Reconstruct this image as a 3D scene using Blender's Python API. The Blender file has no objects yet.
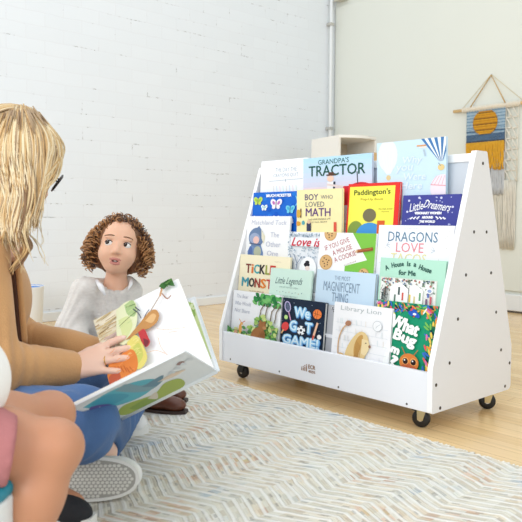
import bpy, math, random
import numpy as np
from mathutils import Vector, Matrix
random.seed(7); RNG = np.random.default_rng(7)
SC = bpy.context.scene
COL = SC.collection
V = lambda *a: np.array(a, float)
def unit(a): a = np.asarray(a, float); return a / np.linalg.norm(a)

# ------------------------------------------------------------------ camera survey (real metres)
CAM = V(2.0012, -1.5760, 0.6020)
CR = V(0.66597, 0.74597, 0.00413)      # camera right
CU = V(-0.04923, 0.03842, 0.99805)     # camera up
CF = V(-0.74436, 0.66487, -0.06231)    # camera forward
FPX = 672.54
def P(u, v, d):
    """world point seen in direction (u,v) at distance d along the viewing axis"""
    return CAM + d * (CF + CR * (u - 261) / FPX - CU * (v - 261) / FPX)

# ------------------------------------------------------------------ materials
def lin(c):
    c = c / 255.0
    return c / 12.92 if c <= 0.04045 else ((c + 0.055) / 1.055) ** 2.4
def rgb(c): return (lin(c[0]), lin(c[1]), lin(c[2]), 1.0)
MATS = {}
def mat(name, c, rough=0.6, bump=0.0, scale=60.0, vary=0.0, metal=0.0, vscale=8.0, stretch=None, sss=0.0, spec=0.5, sheen=0.0):
    if name in MATS: return MATS[name]
    m = bpy.data.materials.new(name); m.use_nodes = True
    nt = m.node_tree; N = nt.nodes; L = nt.links
    b = N['Principled BSDF']
    b.inputs['Base Color'].default_value = rgb(c); b.inputs['Roughness'].default_value = rough
    b.inputs['Metallic'].default_value = metal; b.inputs['Specular IOR Level'].default_value = spec
    if sheen: b.inputs['Sheen Weight'].default_value = sheen
    if sss:
        b.inputs['Subsurface Weight'].default_value = sss
        b.inputs['Subsurface Radius'].default_value = (0.012, 0.005, 0.003)
        b.inputs['Subsurface Scale'].default_value = 0.5
    if bump or vary:
        tc = N.new('ShaderNodeTexCoord'); src = tc.outputs['Object']
        if stretch:
            mp = N.new('ShaderNodeMapping'); mp.inputs['Scale'].default_value = stretch
            L.new(src, mp.inputs['Vector']); src = mp.outputs['Vector']
        if vary:
            n = N.new('ShaderNodeTexNoise'); n.inputs['Scale'].default_value = vscale; n.inputs['Detail'].default_value = 4
            L.new(src, n.inputs['Vector'])
            mr = N.new('ShaderNodeMapRange'); mr.inputs[1].default_value = 0.3; mr.inputs[2].default_value = 0.7
            mr.inputs[3].default_value = 1 - vary; mr.inputs[4].default_value = 1 + vary
            L.new(n.outputs['Fac'], mr.inputs[0])
            mx = N.new('ShaderNodeMix'); mx.data_type = 'RGBA'; mx.blend_type = 'MULTIPLY'; mx.inputs[0].default_value = 1
            mx.inputs[6].default_value = rgb(c); L.new(mr.outputs[0], mx.inputs[7])
            L.new(mx.outputs[2], b.inputs['Base Color'])
        if bump:
            n = N.new('ShaderNodeTexNoise'); n.inputs['Scale'].default_value = scale; n.inputs['Detail'].default_value = 3
            L.new(src, n.inputs['Vector'])
            bp = N.new('ShaderNodeBump'); bp.inputs['Strength'].default_value = bump; bp.inputs['Distance'].default_value = 0.004
            L.new(n.outputs['Fac'], bp.inputs['Height']); L.new(bp.outputs[0], b.inputs['Normal'])
    MATS[name] = m; return m
def ink(c):
    return mat('print_%02x%02x%02x' % tuple(int(q) for q in c), c, 0.5, spec=0.22)

class NB:
    """small node-graph helper"""
    def __init__(s, name, rough=0.6):
        s.m = bpy.data.materials.new(name); s.m.use_nodes = True; s.nt = s.m.node_tree
        s.b = s.nt.nodes['Principled BSDF']; s.b.inputs['Roughness'].default_value = rough
    def n(s, t, **k):
        x = s.nt.nodes.new(t)
        for a, b in k.items(): setattr(x, a, b)
        return x
    def put(s, sock, val):
        if hasattr(val, 'is_output') or isinstance(val, bpy.types.NodeSocket): s.nt.links.new(val, sock)
        else: sock.default_value = val
    def math(s, op, a, b=0.0, c=0.0):
        x = s.n('ShaderNodeMath', operation=op)
        s.put(x.inputs[0], a); s.put(x.inputs[1], b); s.put(x.inputs[2], c); return x.outputs[0]
    def mix(s, f, a, b, mode='MIX'):
        x = s.n('ShaderNodeMix', data_type='RGBA', blend_type=mode)
        s.put(x.inputs[0], f); s.put(x.inputs[6], a); s.put(x.inputs[7], b); return x.outputs[2]
    def ramp(s, f, stops, interp='LINEAR'):
        x = s.n('ShaderNodeValToRGB'); cr = x.color_ramp; cr.interpolation = interp
        while len(cr.elements) < len(stops): cr.elements.new(0.5)
        for e, (p, c) in zip(cr.elements, stops): e.position = p; e.color = c
        s.put(x.inputs[0], f); return x.outputs[0]
    def noise(s, vec, scale, detail=3, rough=0.5):
        x = s.n('ShaderNodeTexNoise'); x.inputs['Scale'].default_value = scale; x.inputs['Detail'].default_value = detail
        x.inputs['Roughness'].default_value = rough
        s.put(x.inputs['Vector'], vec); return x.outputs['Fac']
    def xyz(s, x, y, z):
        c = s.n('ShaderNodeCombineXYZ'); s.put(c.inputs[0], x); s.put(c.inputs[1], y); s.put(c.inputs[2], z); return c.outputs[0]
    def bump(s, h, strength, dist):
        x = s.n('ShaderNodeBump'); x.inputs['Strength'].default_value = strength; x.inputs['Distance'].default_value = dist
        s.put(x.inputs['Height'], h); s.nt.links.new(x.outputs[0], s.b.inputs['Normal'])

def g(v): return (v, v, v, 1)
def brick_mat():
    k = NB('painted_brick', 0.55)
    pos = k.n('ShaderNodeNewGeometry').outputs['Position']
    sp = k.n('ShaderNodeSeparateXYZ'); k.put(sp.inputs[0], pos)
    wob = k.noise(pos, 3.0, 2)
    vec = k.xyz(k.math('MULTIPLY_ADD', wob, 0.02, sp.outputs[1]), k.math('MULTIPLY_ADD', k.noise(pos, 9.0, 2), 0.016, sp.outputs[2]), 0.0)
    br = k.n('ShaderNodeTexBrick'); k.put(br.inputs['Vector'], vec)
    for a, b in (('Scale', 1.0), ('Brick Width', 0.225), ('Row Height', 0.077), ('Mortar Size', 0.004), ('Mortar Smooth', 0.6), ('Bias', 0.0)):
        br.inputs[a].default_value = b
    br.inputs['Color1'].default_value = rgb((228, 232, 236)); br.inputs['Color2'].default_value = rgb((226, 230, 234)); br.inputs['Mortar'].default_value = rgb((225, 228, 232))
    br2 = k.n('ShaderNodeTexBrick'); k.put(br2.inputs['Vector'], vec)
    for a, b in (('Scale', 1.0), ('Brick Width', 0.225), ('Row Height', 0.077), ('Mortar Size', 0.0016), ('Mortar Smooth', 0.25), ('Bias', 0.0)):
        br2.inputs[a].default_value = b
    patch = k.noise(k.xyz(sp.outputs[0], k.math('MULTIPLY', sp.outputs[1], 0.8), k.math('MULTIPLY', sp.outputs[2], 2.2)), 6.0, 4, 0.65)
    m = k.ramp(patch, [(0.555, g(0)), (0.60, g(1))])
    crack = k.math('MULTIPLY', br2.outputs['Fac'], m)
    fine = k.ramp(k.noise(pos, 38.0, 2), [(0.50, g(0)), (0.60, g(1))])
    crack = k.math('MULTIPLY', k.math('MULTIPLY', crack, fine), 0.85)
    c = k.mix(crack, br.outputs['Color'], rgb((112, 106, 100)))
    k.put(k.b.inputs['Base Color'], c)
    h = k.math('SUBTRACT', k.math('MULTIPLY', k.noise(pos, 30.0, 4), 0.35), br.outputs['Fac'])
    k.bump(h, 0.11, 0.005)
    return k.m
def floor_mat():
    k = NB('maple_strip_floor', 0.21)
    pos = k.n('ShaderNodeNewGeometry').outputs['Position']
    sp = k.n('ShaderNodeSeparateXYZ'); k.put(sp.inputs[0], pos)
    br = k.n('ShaderNodeTexBrick'); k.put(br.inputs['Vector'], pos); br.offset = 0.37
    for a, b in (('Scale', 1.0), ('Brick Width', 0.9), ('Row Height', 0.057), ('Mortar Size', 0.0007), ('Mortar Smooth', 0.2), ('Bias', 0.0)):
        br.inputs[a].default_value = b
    br.inputs['Color1'].default_value = rgb((238, 205, 154)); br.inputs['Color2'].default_value = rgb((228, 191, 136)); br.inputs['Mortar'].default_value = rgb((160, 120, 78))
    gr = k.noise(k.xyz(k.math('MULTIPLY', sp.outputs[0], 1.4), k.math('MULTIPLY', sp.outputs[1], 34.0), 0.0), 2.0, 5, 0.6)
    big = k.noise(k.xyz(k.math('MULTIPLY', sp.outputs[0], 0.9), k.math('MULTIPLY', sp.outputs[1], 4.0), 0.0), 2.0, 2)
    c = k.mix(1.0, br.outputs['Color'], k.ramp(gr, [(0.25, g(0.84)), (0.75, g(1.08))]), 'MULTIPLY')
    c = k.mix(1.0, c, k.ramp(big, [(0.3, g(0.92)), (0.7, g(1.05))]), 'MULTIPLY')
    k.put(k.b.inputs['Base Color'], c)
    k.bump(br.outputs['Fac'], 0.15, -0.001)
    return k.m
def rug_mat():
    k = NB('chevron_weave', 0.95); k.b.inputs['Specular IOR Level'].default_value = 0.15
    pos = k.n('ShaderNodeNewGeometry').outputs['Position']
    sp = k.n('ShaderNodeSeparateXYZ'); k.put(sp.inputs[0], pos)
    X, Y = sp.outputs[0], sp.outputs[1]
    Xw = k.math('MULTIPLY_ADD', k.math('SUBTRACT', k.noise(pos, 5.0, 2), 0.5), 0.03, X)
    tri = k.math('PINGPONG', k.math('ADD', Xw, 10.0), 0.105)
    v = k.math('ADD', k.math('MULTIPLY_ADD', tri, 0.44, Y), k.math('MULTIPLY', k.math('SUBTRACT', k.noise(pos, 11.0, 2), 0.5), 0.016))
    f = k.math('FRACT', k.math('DIVIDE', k.math('ADD', v, 20.0), 0.0255))
    stripe = k.ramp(f, [(0.0, g(0)), (0.10, g(1)), (0.34, g(1)), (0.48, g(0))])
    row = k.math('FLOOR', k.math('DIVIDE', k.math('ADD', v, 20.0), 0.0255))
    # yarn colours change along each row in short runs
    run = k.n('ShaderNodeTexWhiteNoise', noise_dimensions='3D')
    k.put(run.inputs['Vector'], k.xyz(k.math('FLOOR', k.math('MULTIPLY', X, 42.0)), k.math('FLOOR', k.math('MULTIPLY', v, 95.0)), 0.0))
    r1 = run.outputs['Value']
    region = k.noise(pos, 3.2, 2)
    yarn = k.ramp(r1, [(0.0, rgb((222, 218, 206))), (0.30, rgb((210, 203, 188))), (0.45, rgb((230, 227, 219))), (0.62, rgb((200, 194, 180))),
                       (0.74, rgb((222, 217, 206))), (0.86, rgb((178, 172, 166))), (0.93, rgb((216, 212, 203)))], 'CONSTANT')
    tint = k.ramp(region, [(0.28, rgb((186, 205, 220))), (0.40, rgb((222, 218, 204))), (0.50, rgb((206, 206, 184))), (0.58, rgb((224, 200, 178))), (0.66, rgb((232, 222, 190))), (0.75, rgb((200, 170, 150)))])
    tint2 = k.ramp(k.noise(pos, 7.3, 2), [(0.28, rgb((150, 178, 200))), (0.39, rgb((214, 216, 206))), (0.50, rgb((230, 222, 200))), (0.58, rgb((224, 204, 172))), (0.66, rgb((212, 158, 122))), (0.76, rgb((224, 200, 124)))])
    c = k.mix(0.16, yarn, tint, 'MULTIPLY')
    hot = k.math('GREATER_THAN', run.outputs['Value'], 0.52)
    c = k.mix(k.math('MULTIPLY', hot, 0.48), c, tint2)
    speck = k.n('ShaderNodeTexWhiteNoise', noise_dimensions='3D')
    k.put(speck.inputs['Vector'], k.xyz(k.math('FLOOR', k.math('MULTIPLY', X, 70.0)), k.math('FLOOR', k.math('MULTIPLY', v, 150.0)), 3.0))
    c = k.mix(k.math('MULTIPLY', k.math('GREATER_THAN', speck.outputs['Value'], 0.95), 0.45), c, rgb((130, 126, 122)))
    c = k.mix(k.math('MULTIPLY', stripe, 0.78), c, rgb((236, 234, 228)))
    k.put(k.b.inputs['Base Color'], c)
    rib = k.math('SINE', k.math('MULTIPLY', v, 900.0))
    h = k.math('ADD', k.math('MULTIPLY', stripe, 0.8), k.math('ADD', k.math('MULTIPLY', rib, 0.12), k.math('MULTIPLY', k.noise(pos, 160.0, 2), 0.5)))
    k.bump(h, 0.7, 0.004)
    return k.m

M_WHITE = mat('white_laminate', (238, 240, 246), 0.38)
M_SIDE = mat('white_birch_laminate', (227, 227, 229), 0.42, vary=0.012, vscale=6)
M_EDGE = mat('white_edge_band', (248, 248, 248), 0.35)
M_SCREW = mat('dark_screw', (72, 66, 60), 0.4, metal=0.6)
M_BLACK = mat('black_rubber', (22, 22, 24), 0.4)
M_STEEL = mat('chrome_steel', (205, 205, 205), 0.25, metal=1.0)
M_BRASS = mat('zinc_bracket', (205, 190, 150), 0.3, metal=0.9)
M_PAGES = mat('book_pages', (238, 236, 230), 0.7)
M_PLASTER = mat('cream_plaster', (220, 222, 213), 0.75, bump=0.03, scale=40, vary=0.008, vscale=1.5)
M_TRIMW = mat('white_trim_paint', (230, 232, 232), 0.5)

# ------------------------------------------------------------------ mesh building
OFF = {}
def add_obj(o, parent=None):
    COL.objects.link(o)
    if parent is not None: o.parent = parent
    return o
def empty(name, loc):
    o = bpy.data.objects.new(name, None); o.empty_display_size = 0.05; o.location = Vector(loc); COL.objects.link(o); OFF[o.name] = V(*loc); return o
def tag(o, label, cat, group=None):
    o['label'] = label; o['category'] = cat
    if group: o['group'] = group
    return o
def structure(o): o['kind'] = 'structure'; return o

class MB:
    def __init__(s): s.v = []; s.f = []; s.m = []; s.mats = []
    def mi(s, m):
        if m not in s.mats: s.mats.append(m)
        return s.mats.index(m)
    def raw(s, verts, faces, m):
        b = len(s.v); k = s.mi(m)
        s.v.extend([tuple(map(float, q)) for q in verts]); s.f.extend([tuple(int(i) + b for i in q) for q in faces]); s.m.extend([k] * len(faces)); return s
    def box(s, lo, hi, m, bev=0.0):
        lo = V(*lo); hi = V(*hi); b = min(bev, min(hi - lo) * 0.45)
        if b <= 0:
            vs = [(x, y, z) for x in (lo[0], hi[0]) for y in (lo[1], hi[1]) for z in (lo[2], hi[2])]
            return s.raw(vs, [(0, 1, 3, 2), (4, 6, 7, 5), (0, 4, 5, 1), (2, 3, 7, 6), (0, 2, 6, 4), (1, 5, 7, 3)], m)
        # chamfered box: 24 vertices
        vs = []; idx = {}
        for sx in (0, 1):
            for sy in (0, 1):
                for sz in (0, 1):
                    c = [hi[i] if q else lo[i] for i, q in enumerate((sx, sy, sz))]
                    for a in range(3):
                        p = list(c)
                        for i, q in enumerate((sx, sy, sz)):
                            if i != a: p[i] += -b if q else b
                        idx[(sx, sy, sz, a)] = len(vs); vs.append(p)
        fs = []
        for a in range(3):
            o = [i for i in range(3) if i != a]
            for q in (0, 1):
                ring = []
                for (r, t) in ((0, 0), (1, 0), (1, 1), (0, 1)):
                    c = [0, 0, 0]; c[a] = q; c[o[0]] = r; c[o[1]] = t; ring.append(idx[tuple(c) + (a,)])
                fs.append(ring)
        for a in range(3):
            o = [i for i in range(3) if i != a]
            for (r, t) in ((0, 0), (0, 1), (1, 0), (1, 1)):
                c0 = [0, 0, 0]; c0[a] = 0; c0[o[0]] = r; c0[o[1]] = t; c1 = list(c0); c1[a] = 1
                fs.append([idx[tuple(c0) + (o[0],)], idx[tuple(c1) + (o[0],)], idx[tuple(c1) + (o[1],)], idx[tuple(c0) + (o[1],)]])
        for sx in (0, 1):
            for sy in (0, 1):
                for sz in (0, 1): fs.append([idx[(sx, sy, sz, a)] for a in range(3)])
        return s.raw(vs, fs, m)
    def tube(s, pts, rad, m, n=8, caps=True):
        pts = [np.asarray(p, float) for p in pts]
        if np.isscalar(rad): rad = [rad] * len(pts)
        vs = []; fs = []; prev = None
        for i, p in enumerate(pts):
            t = unit(pts[min(i + 1, len(pts) - 1)] - pts[max(i - 1, 0)])
            if prev is None:
                a = V(0, 0, 1) if abs(t[2]) < 0.9 else V(1, 0, 0); x = unit(np.cross(t, a))
            else:
                x = prev - t * (prev @ t); x = unit(x) if np.linalg.norm(x) > 1e-6 else unit(np.cross(t, V(0, 0.3, 1)))
            prev = x; y = np.cross(t, x)
            for k in range(n):
                th = 2 * math.pi * k / n; vs.append(p + rad[i] * (math.cos(th) * x + math.sin(th) * y))
        for i in range(len(pts) - 1):
            for k in range(n):
                k2 = (k + 1) % n; fs.append((i * n + k, i * n + k2, (i + 1) * n + k2, (i + 1) * n + k))
        if caps:
            fs.append(tuple(range(n))[::-1]); e = (len(pts) - 1) * n; fs.append(tuple(range(e, e + n)))
        return s.raw(vs, fs, m)
    def ell(s, c, r, m, ax=None, nu=16, nv=10):
        c = V(*c); r = V(*r) if not np.isscalar(r) else V(r, r, r); ax = np.eye(3) if ax is None else np.array(ax)
        vs = [c + ax[2] * r[2]]
        for j in range(1, nv):
            ph = math.pi * j / nv
            for i in range(nu):
                th = 2 * math.pi * i / nu
                vs.append(c + ax[0] * r[0] * math.sin(ph) * math.cos(th) + ax[1] * r[1] * math.sin(ph) * math.sin(th) + ax[2] * r[2] * math.cos(ph))
        vs.append(c - ax[2] * r[2]); fs = []
        for i in range(nu): fs.append((0, 1 + i, 1 + (i + 1) % nu))
        for j in range(nv - 2):
            for i in range(nu):
                a = 1 + j * nu; fs.append((a + i, a + nu + i, a + nu + (i + 1) % nu, a + (i + 1) % nu))
        e = len(vs) - 1; a = 1 + (nv - 2) * nu
        for i in range(nu): fs.append((e, a + (i + 1) % nu, a + i))
        return s.raw(vs, fs, m)
    def lathe(s, prof, c, m, n=28, ax=None):
        """prof: list of (r, h) along axis"""
        ax = np.eye(3) if ax is None else np.array(ax); c = V(*c); vs = []; fs = []
        for (r, h) in prof:
            for k in range(n):
                th = 2 * math.pi * k / n; vs.append(c + ax[0] * r * math.cos(th) + ax[1] * r * math.sin(th) + ax[2] * h)
        for i in range(len(prof) - 1):
            for k in range(n):
                k2 = (k + 1) % n; fs.append((i * n + k, i * n + k2, (i + 1) * n + k2, (i + 1) * n + k))
        return s.raw(vs, fs, m)
    def prism(s, poly, o, ax, ay, az, h, m, medge=None):
        """extrude 2-D poly (in ax, ay) by h along az, from origin o"""
        o = V(*o); n = len(poly)
        lo = [o + ax * p[0] + ay * p[1] for p in poly]; hi = [q + az * h for q in lo]
        s.raw(lo + hi, [tuple(range(n))[::-1], tuple(range(n, 2 * n))], m)
        return s.raw(lo + hi, [(i, (i + 1) % n, n + (i + 1) % n, n + i) for i in range(n)], medge or m)
    def build(s, name, parent=None, smooth=False, recalc=True):
        off = OFF.get(parent.name, V(0, 0, 0)) if parent is not None else V(0, 0, 0)
        me = bpy.data.meshes.new(name)
        me.from_pydata([tuple(np.array(v) - off) for v in s.v], [], s.f)
        for m in s.mats: me.materials.append(m)
        me.polygons.foreach_set('material_index', s.m)
        if smooth: me.polygons.foreach_set('use_smooth', [True] * len(me.polygons))
        me.validate(); me.update()
        if recalc:
            import bmesh
            bm = bmesh.new(); bm.from_mesh(me); bmesh.ops.recalc_face_normals(bm, faces=bm.faces); bm.to_mesh(me); bm.free()
        o = bpy.data.objects.new(name, me); add_obj(o, parent); OFF[o.name] = off
        return o
def smooth_path(pts, n=6):
    """Catmull-Rom through points"""
    pts = [np.asarray(p, float) for p in pts]; q = [2 * pts[0] - pts[1]] + pts + [2 * pts[-1] - pts[-2]]; out = []
    for i in range(1, len(q) - 2):
        a, b, c, d = q[i - 1:i + 3]
        for t in np.linspace(0, 1, n, endpoint=False):
            out.append(0.5 * (2 * b + (c - a) * t + (2 * a - 5 * b + 4 * c - d) * t * t + (3 * b - a - 3 * c + d) * t ** 3))
    out.append(pts[-1]); return out

# ------------------------------------------------------------------ organic surfaces: smooth-union field + surface nets
class Field:
    def __init__(s, h): s.h = h; s.pr = []
    def cap(s, a, b, ra, rb=None, k=0.02, op='u'):
        a = np.asarray(a, float); b = np.asarray(b, float); rb = ra if rb is None else rb; r = max(ra, rb)
        def d(X):
            ab = b - a; t = np.clip(((X - a) @ ab) / max(ab @ ab, 1e-9), 0, 1)
            return np.linalg.norm(X - a - t[..., None] * ab, axis=-1) - (ra + (rb - ra) * t)
        s.pr.append((d, np.minimum(a, b) - r, np.maximum(a, b) + r, k, op)); return s
    def chain(s, pts, rs, k=0.02, op='u'):
        for i in range(len(pts) - 1): s.cap(pts[i], pts[i + 1], rs[i], rs[i + 1], k, op)
        return s
    def ell(s, c, r, ax=None, k=0.02, op='u'):
        c = np.asarray(c, float); r = V(r, r, r) if np.isscalar(r) else V(*r); ax = np.eye(3) if ax is None else np.array(ax)
        def d(X):
            q = (X - c) @ ax.T; k0 = np.linalg.norm(q / r, axis=-1); k1 = np.linalg.norm(q / (r * r), axis=-1)
            return k0 * (k0 - 1) / np.maximum(k1, 1e-9)
        e = np.abs(ax.T) @ r
        s.pr.append((d, c - e, c + e, k, op)); return s
    def box(s, c, hs, ax, rad=0.005, k=0.005, op='u'):
        c = np.asarray(c, float); hs = V(*hs); ax = np.array(ax)
        def d(X):
            q = np.abs((X - c) @ ax.T) - hs + rad
            return np.linalg.norm(np.maximum(q, 0), axis=-1) + np.minimum(q.max(-1), 0) - rad
        e = np.abs(ax.T) @ hs
        s.pr.append((d, c - e, c + e, k, op)); return s
    def mesh(s, name, parent, mats, choose=None, wrinkle=None, smooth_it=1):
        h = s.h
        us = [p for p in s.pr if p[4] == 'u']
        lo = np.min([p[1] for p in us], 0) - 4 * h - 0.02; hi = np.max([p[2] for p in us], 0) + 4 * h + 0.02
        n = np.ceil((hi - lo) / h).astype(int) + 1
        F = np.full(n, 1.0, np.float32)
        for d, a, b, k, op in s.pr:
            mg = 1.3 * k + 3 * h
            i0 = np.maximum(np.floor((a - mg - lo) / h).astype(int), 0); i1 = np.minimum(np.ceil((b + mg - lo) / h).astype(int) + 1, n)
            if (i1 <= i0).any(): continue
            sl = tuple(slice(x, y) for x, y in zip(i0, i1))
            X = np.stack(np.meshgrid(*[lo[i] + h * np.arange(i0[i], i1[i]) for i in range(3)], indexing='ij'), -1)
            D = d(X); G = F[sl]
            if op == 'u':
                t = np.clip(0.5 + 0.5 * (G - D) / k, 0, 1); F[sl] = (G + (D - G) * t) - k * t * (1 - t)
            elif op == 's':
                t = np.clip(0.5 - 0.5 * (G + D) / k, 0, 1); F[sl] = (G + (-D - G) * t) + k * t * (1 - t)
        if wrinkle is not None:
            idx = np.argwhere(np.abs(F) < 0.03); X = lo + h * idx
            F[tuple(idx.T)] += wrinkle(X).astype(np.float32)
        S = F < 0
        c = np.zeros(n - 1, np.int8)
        for dx in (0, 1):
            for dy in (0, 1):
                for dz in (0, 1): c += S[dx:n[0] - 1 + dx, dy:n[1] - 1 + dy, dz:n[2] - 1 + dz]
        cells = np.argwhere((c > 0) & (c < 8)); ids = np.full(n - 1, -1, np.int64); ids[tuple(cells.T)] = np.arange(len(cells))
        acc = np.zeros((len(cells), 3)); cnt = np.zeros(len(cells))
        for ax in range(3):
            o = [q for q in range(3) if q != ax]
            for p in (0, 1):
                for r in (0, 1):
                    e0 = np.zeros(3, int); e0[o[0]] = p; e0[o[1]] = r; e1 = e0.copy(); e1[ax] = 1
                    f0 = F[tuple((cells + e0).T)].astype(float); f1 = F[tuple((cells + e1).T)].astype(float)
                    m = (f0 < 0) != (f1 < 0); t = np.where(m, f0 / np.where(m, f0 - f1, 1), 0)
                    q = np.tile(e0.astype(float), (len(cells), 1)); q[:, ax] += t
                    acc[m] += q[m]; cnt[m] += 1
        verts = lo + h * (cells + acc / cnt[:, None])
        faces = []
        for ax in range(3):
            o = [(ax + 1) % 3, (ax + 2) % 3]
            A = [slice(1, n[i] - 1) for i in range(3)]; A[ax] = slice(0, n[ax] - 1); B = list(A); B[ax] = slice(1, n[ax])
            s0 = S[tuple(A)]; s1 = S[tuple(B)]
            e = np.argwhere(s0 != s1); flip = s1[tuple(e.T)]
            base = e.copy()
            for i in range(3):
                if i != ax: base[:, i] += 1
            def cid(du, dv):
                q = base.copy(); q[:, o[0]] -= du; q[:, o[1]] -= dv; return ids[tuple(q.T)]
            quad = np.stack([cid(1, 1), cid(0, 1), cid(0, 0), cid(1, 0)], 1)
            quad[flip] = quad[flip][:, ::-1]; faces.append(quad)
        faces = np.concatenate(faces); faces = faces[(faces >= 0).all(1)]
        # light relaxation removes voxel stepping
        for _ in range(smooth_it):
            acc = np.zeros_like(verts); w = np.zeros(len(verts))
            for i in range(4):
                a = faces[:, i]; b = faces[:, (i + 1) % 4]
                np.add.at(acc, a, verts[b]); np.add.at(w, a, 1); np.add.at(acc, b, verts[a]); np.add.at(w, b, 1)
            verts = verts * 0.5 + 0.5 * acc / np.maximum(w, 1)[:, None]
        off = OFF.get(parent.name, V(0, 0, 0)) if parent is not None else V(0, 0, 0)
        me = bpy.data.meshes.new(name)
        me.from_pydata((verts - off).tolist(), [], faces.tolist())
        for m in mats: me.materials.append(m)
        if choose is not None: me.polygons.foreach_set('material_index', choose(verts[faces].mean(1)).astype(np.int32))
        me.polygons.foreach_set('use_smooth', [True] * len(me.polygons)); me.update()
        o = bpy.data.objects.new(name, me); add_obj(o, parent); OFF[o.name] = off
        return o

# ------------------------------------------------------------------ lettering
_txt = {}
def text_mesh(s):
    if s in _txt: return _txt[s]
    cu = bpy.data.curves.new('lettering', 'FONT'); cu.body = s; cu.resolution_u = 2
    o = bpy.data.objects.new('lettering', cu); COL.objects.link(o)
    bpy.context.view_layer.update()
    dg = bpy.context.evaluated_depsgraph_get(); me = o.evaluated_get(dg).to_mesh()
    vs = np.array([v.co[:] for v in me.vertices]); fs = [tuple(p.vertices) for p in me.polygons]
    o.evaluated_get(dg).to_mesh_clear(); bpy.data.objects.remove(o); bpy.data.curves.remove(cu)
    lo = vs.min(0); hi = vs.max(0); vs = (vs - (lo + hi) / 2) / np.maximum(hi - lo, 1e-6)
    _txt[s] = (vs, fs); return _txt[s]
class Sheet:
    """flat printing on a plane: origin = top-left corner, X right, Y down, units of w"""
    def __init__(s, o, ex, ey, en, w, clip=None, ky=1.0):
        s.ky = ky
        s.o, s.ex, s.ey, s.en, s.w = V(*o), V(*ex), V(*ey), V(*en), w; s.z = 0.0003; s.pic = MB(); s.let = MB(); s.clip = clip
    def at(s, x, y, z): return s.o + s.ex * x * s.w + s.ey * y * s.w * s.ky + s.en * z
    def _clip(s, poly):
        if not s.clip: return poly
        x0, y0, x1, y1 = s.clip
        for ax, val, sg in ((0, x0, 1), (0, x1, -1), (1, y0, 1), (1, y1, -1)):
            out = []
            for i in range(len(poly)):
                a = poly[i]; b = poly[(i + 1) % len(poly)]; da = (a[ax] - val) * sg; db = (b[ax] - val) * sg
                if da >= 0: out.append(a)
                if (da > 0) != (db > 0) and da != db:
                    t = da / (da - db); out.append((a[0] + (b[0] - a[0]) * t, a[1] + (b[1] - a[1]) * t))
            poly = out
            if len(poly) < 3: return []
        return poly
    def poly(s, pts, c):
        pts = s._clip([tuple(p) for p in pts])
        if len(pts) < 3: return
        s.z += 0.00006
        s.pic.raw([s.at(x, y, s.z) for x, y in pts], [tuple(range(len(pts)))], ink(c))
    def rect(s, x0, y0, x1, y1, c): s.poly([(x0, y0), (x1, y0), (x1, y1), (x0, y1)], c)
    def ell(s, cx, cy, rx, ry, c, rot=0, n=22):
        r = math.radians(rot); q = []
        for i in range(n):
            t = 2 * math.pi * i / n; a, b = rx * math.cos(t), ry * math.sin(t); q.append((cx + a * math.cos(r) - b * math.sin(r), cy + a * math.sin(r) + b * math.cos(r)))
        s.poly(q, c)
    def line(s, pts, wd, c):
        for (a, b) in zip(pts[:-1], pts[1:]):
            d = V(b[0] - a[0], b[1] - a[1]); l = np.linalg.norm(d)
            if l < 1e-6: continue
            nn = V(-d[1], d[0]) / l * wd / 2; e = d / l * wd * 0.3
            s.poly([(a[0] + nn[0] - e[0], a[1] + nn[1] - e[1]), (b[0] + nn[0] + e[0], b[1] + nn[1] + e[1]), (b[0] - nn[0] + e[0], b[1] - nn[1] + e[1]), (a[0] - nn[0] - e[0], a[1] - nn[1] - e[1])], c)
    def text(s, t, cx, cy, w, h, c, rot=0, shear=0.0, bold=0):
        vs, fs = text_mesh(t); r = math.radians(rot)
        offs = [(0, 0)] if not bold else [(math.cos(a) * bold, math.sin(a) * bold) for a in np.linspace(0, 2 * math.pi, 7)[:-1]]
        for k, (ox, oy) in enumerate(offs):
            z = s.z + 0.0003 + 0.00002 * k
            out = []
            for q in vs:
                a = q[0] * w + shear * q[1] * h; b = -q[1] * h
                out.append(s.at(cx + ox + a * math.cos(r) + b * math.sin(r), cy + oy - a * math.sin(r) + b * math.cos(r), z))
            s.let.raw(out, fs, ink(c))
        s.z += 0.0002

# ================================================================== THE ROOM
LW, BW, H = -1.7313, 2.559, 3.3
structure(MB().box((-3.2, -4.6, -0.12), (5.2, BW + 0.15, 0.0), floor_mat()).build('floor'))
structure(MB().box((LW - 0.15, -4.6, 0.0), (LW, BW + 0.15, H), brick_mat()).build('wall_left'))
structure(MB().box((LW, BW, 0.0), (5.2, BW + 0.15, H), M_PLASTER).build('wall_back'))
structure(MB().box((LW + 0.004, BW - 0.014, 0.14), (5.2, BW, 2.30), M_PLASTER, 0.004).build('trim_1'))     # proud plaster panel
structure(MB().box((LW + 0.016, BW - 0.016, 0.002), (5.2, BW - 0.001, 0.012), mat('dark_gap', (90, 82, 74), 0.8)).build('trim_2'))
structure(MB().box((LW + 0.012, BW - 0.020, 0.012), (5.2, BW - 0.001, 0.12), M_TRIMW, 0.004).build('baseboard_back'))
structure(MB().box((LW, -4.6, 0.0), (LW + 0.012, BW - 0.02, 0.055), M_TRIMW, 0.003).build('baseboard_left'))
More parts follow.
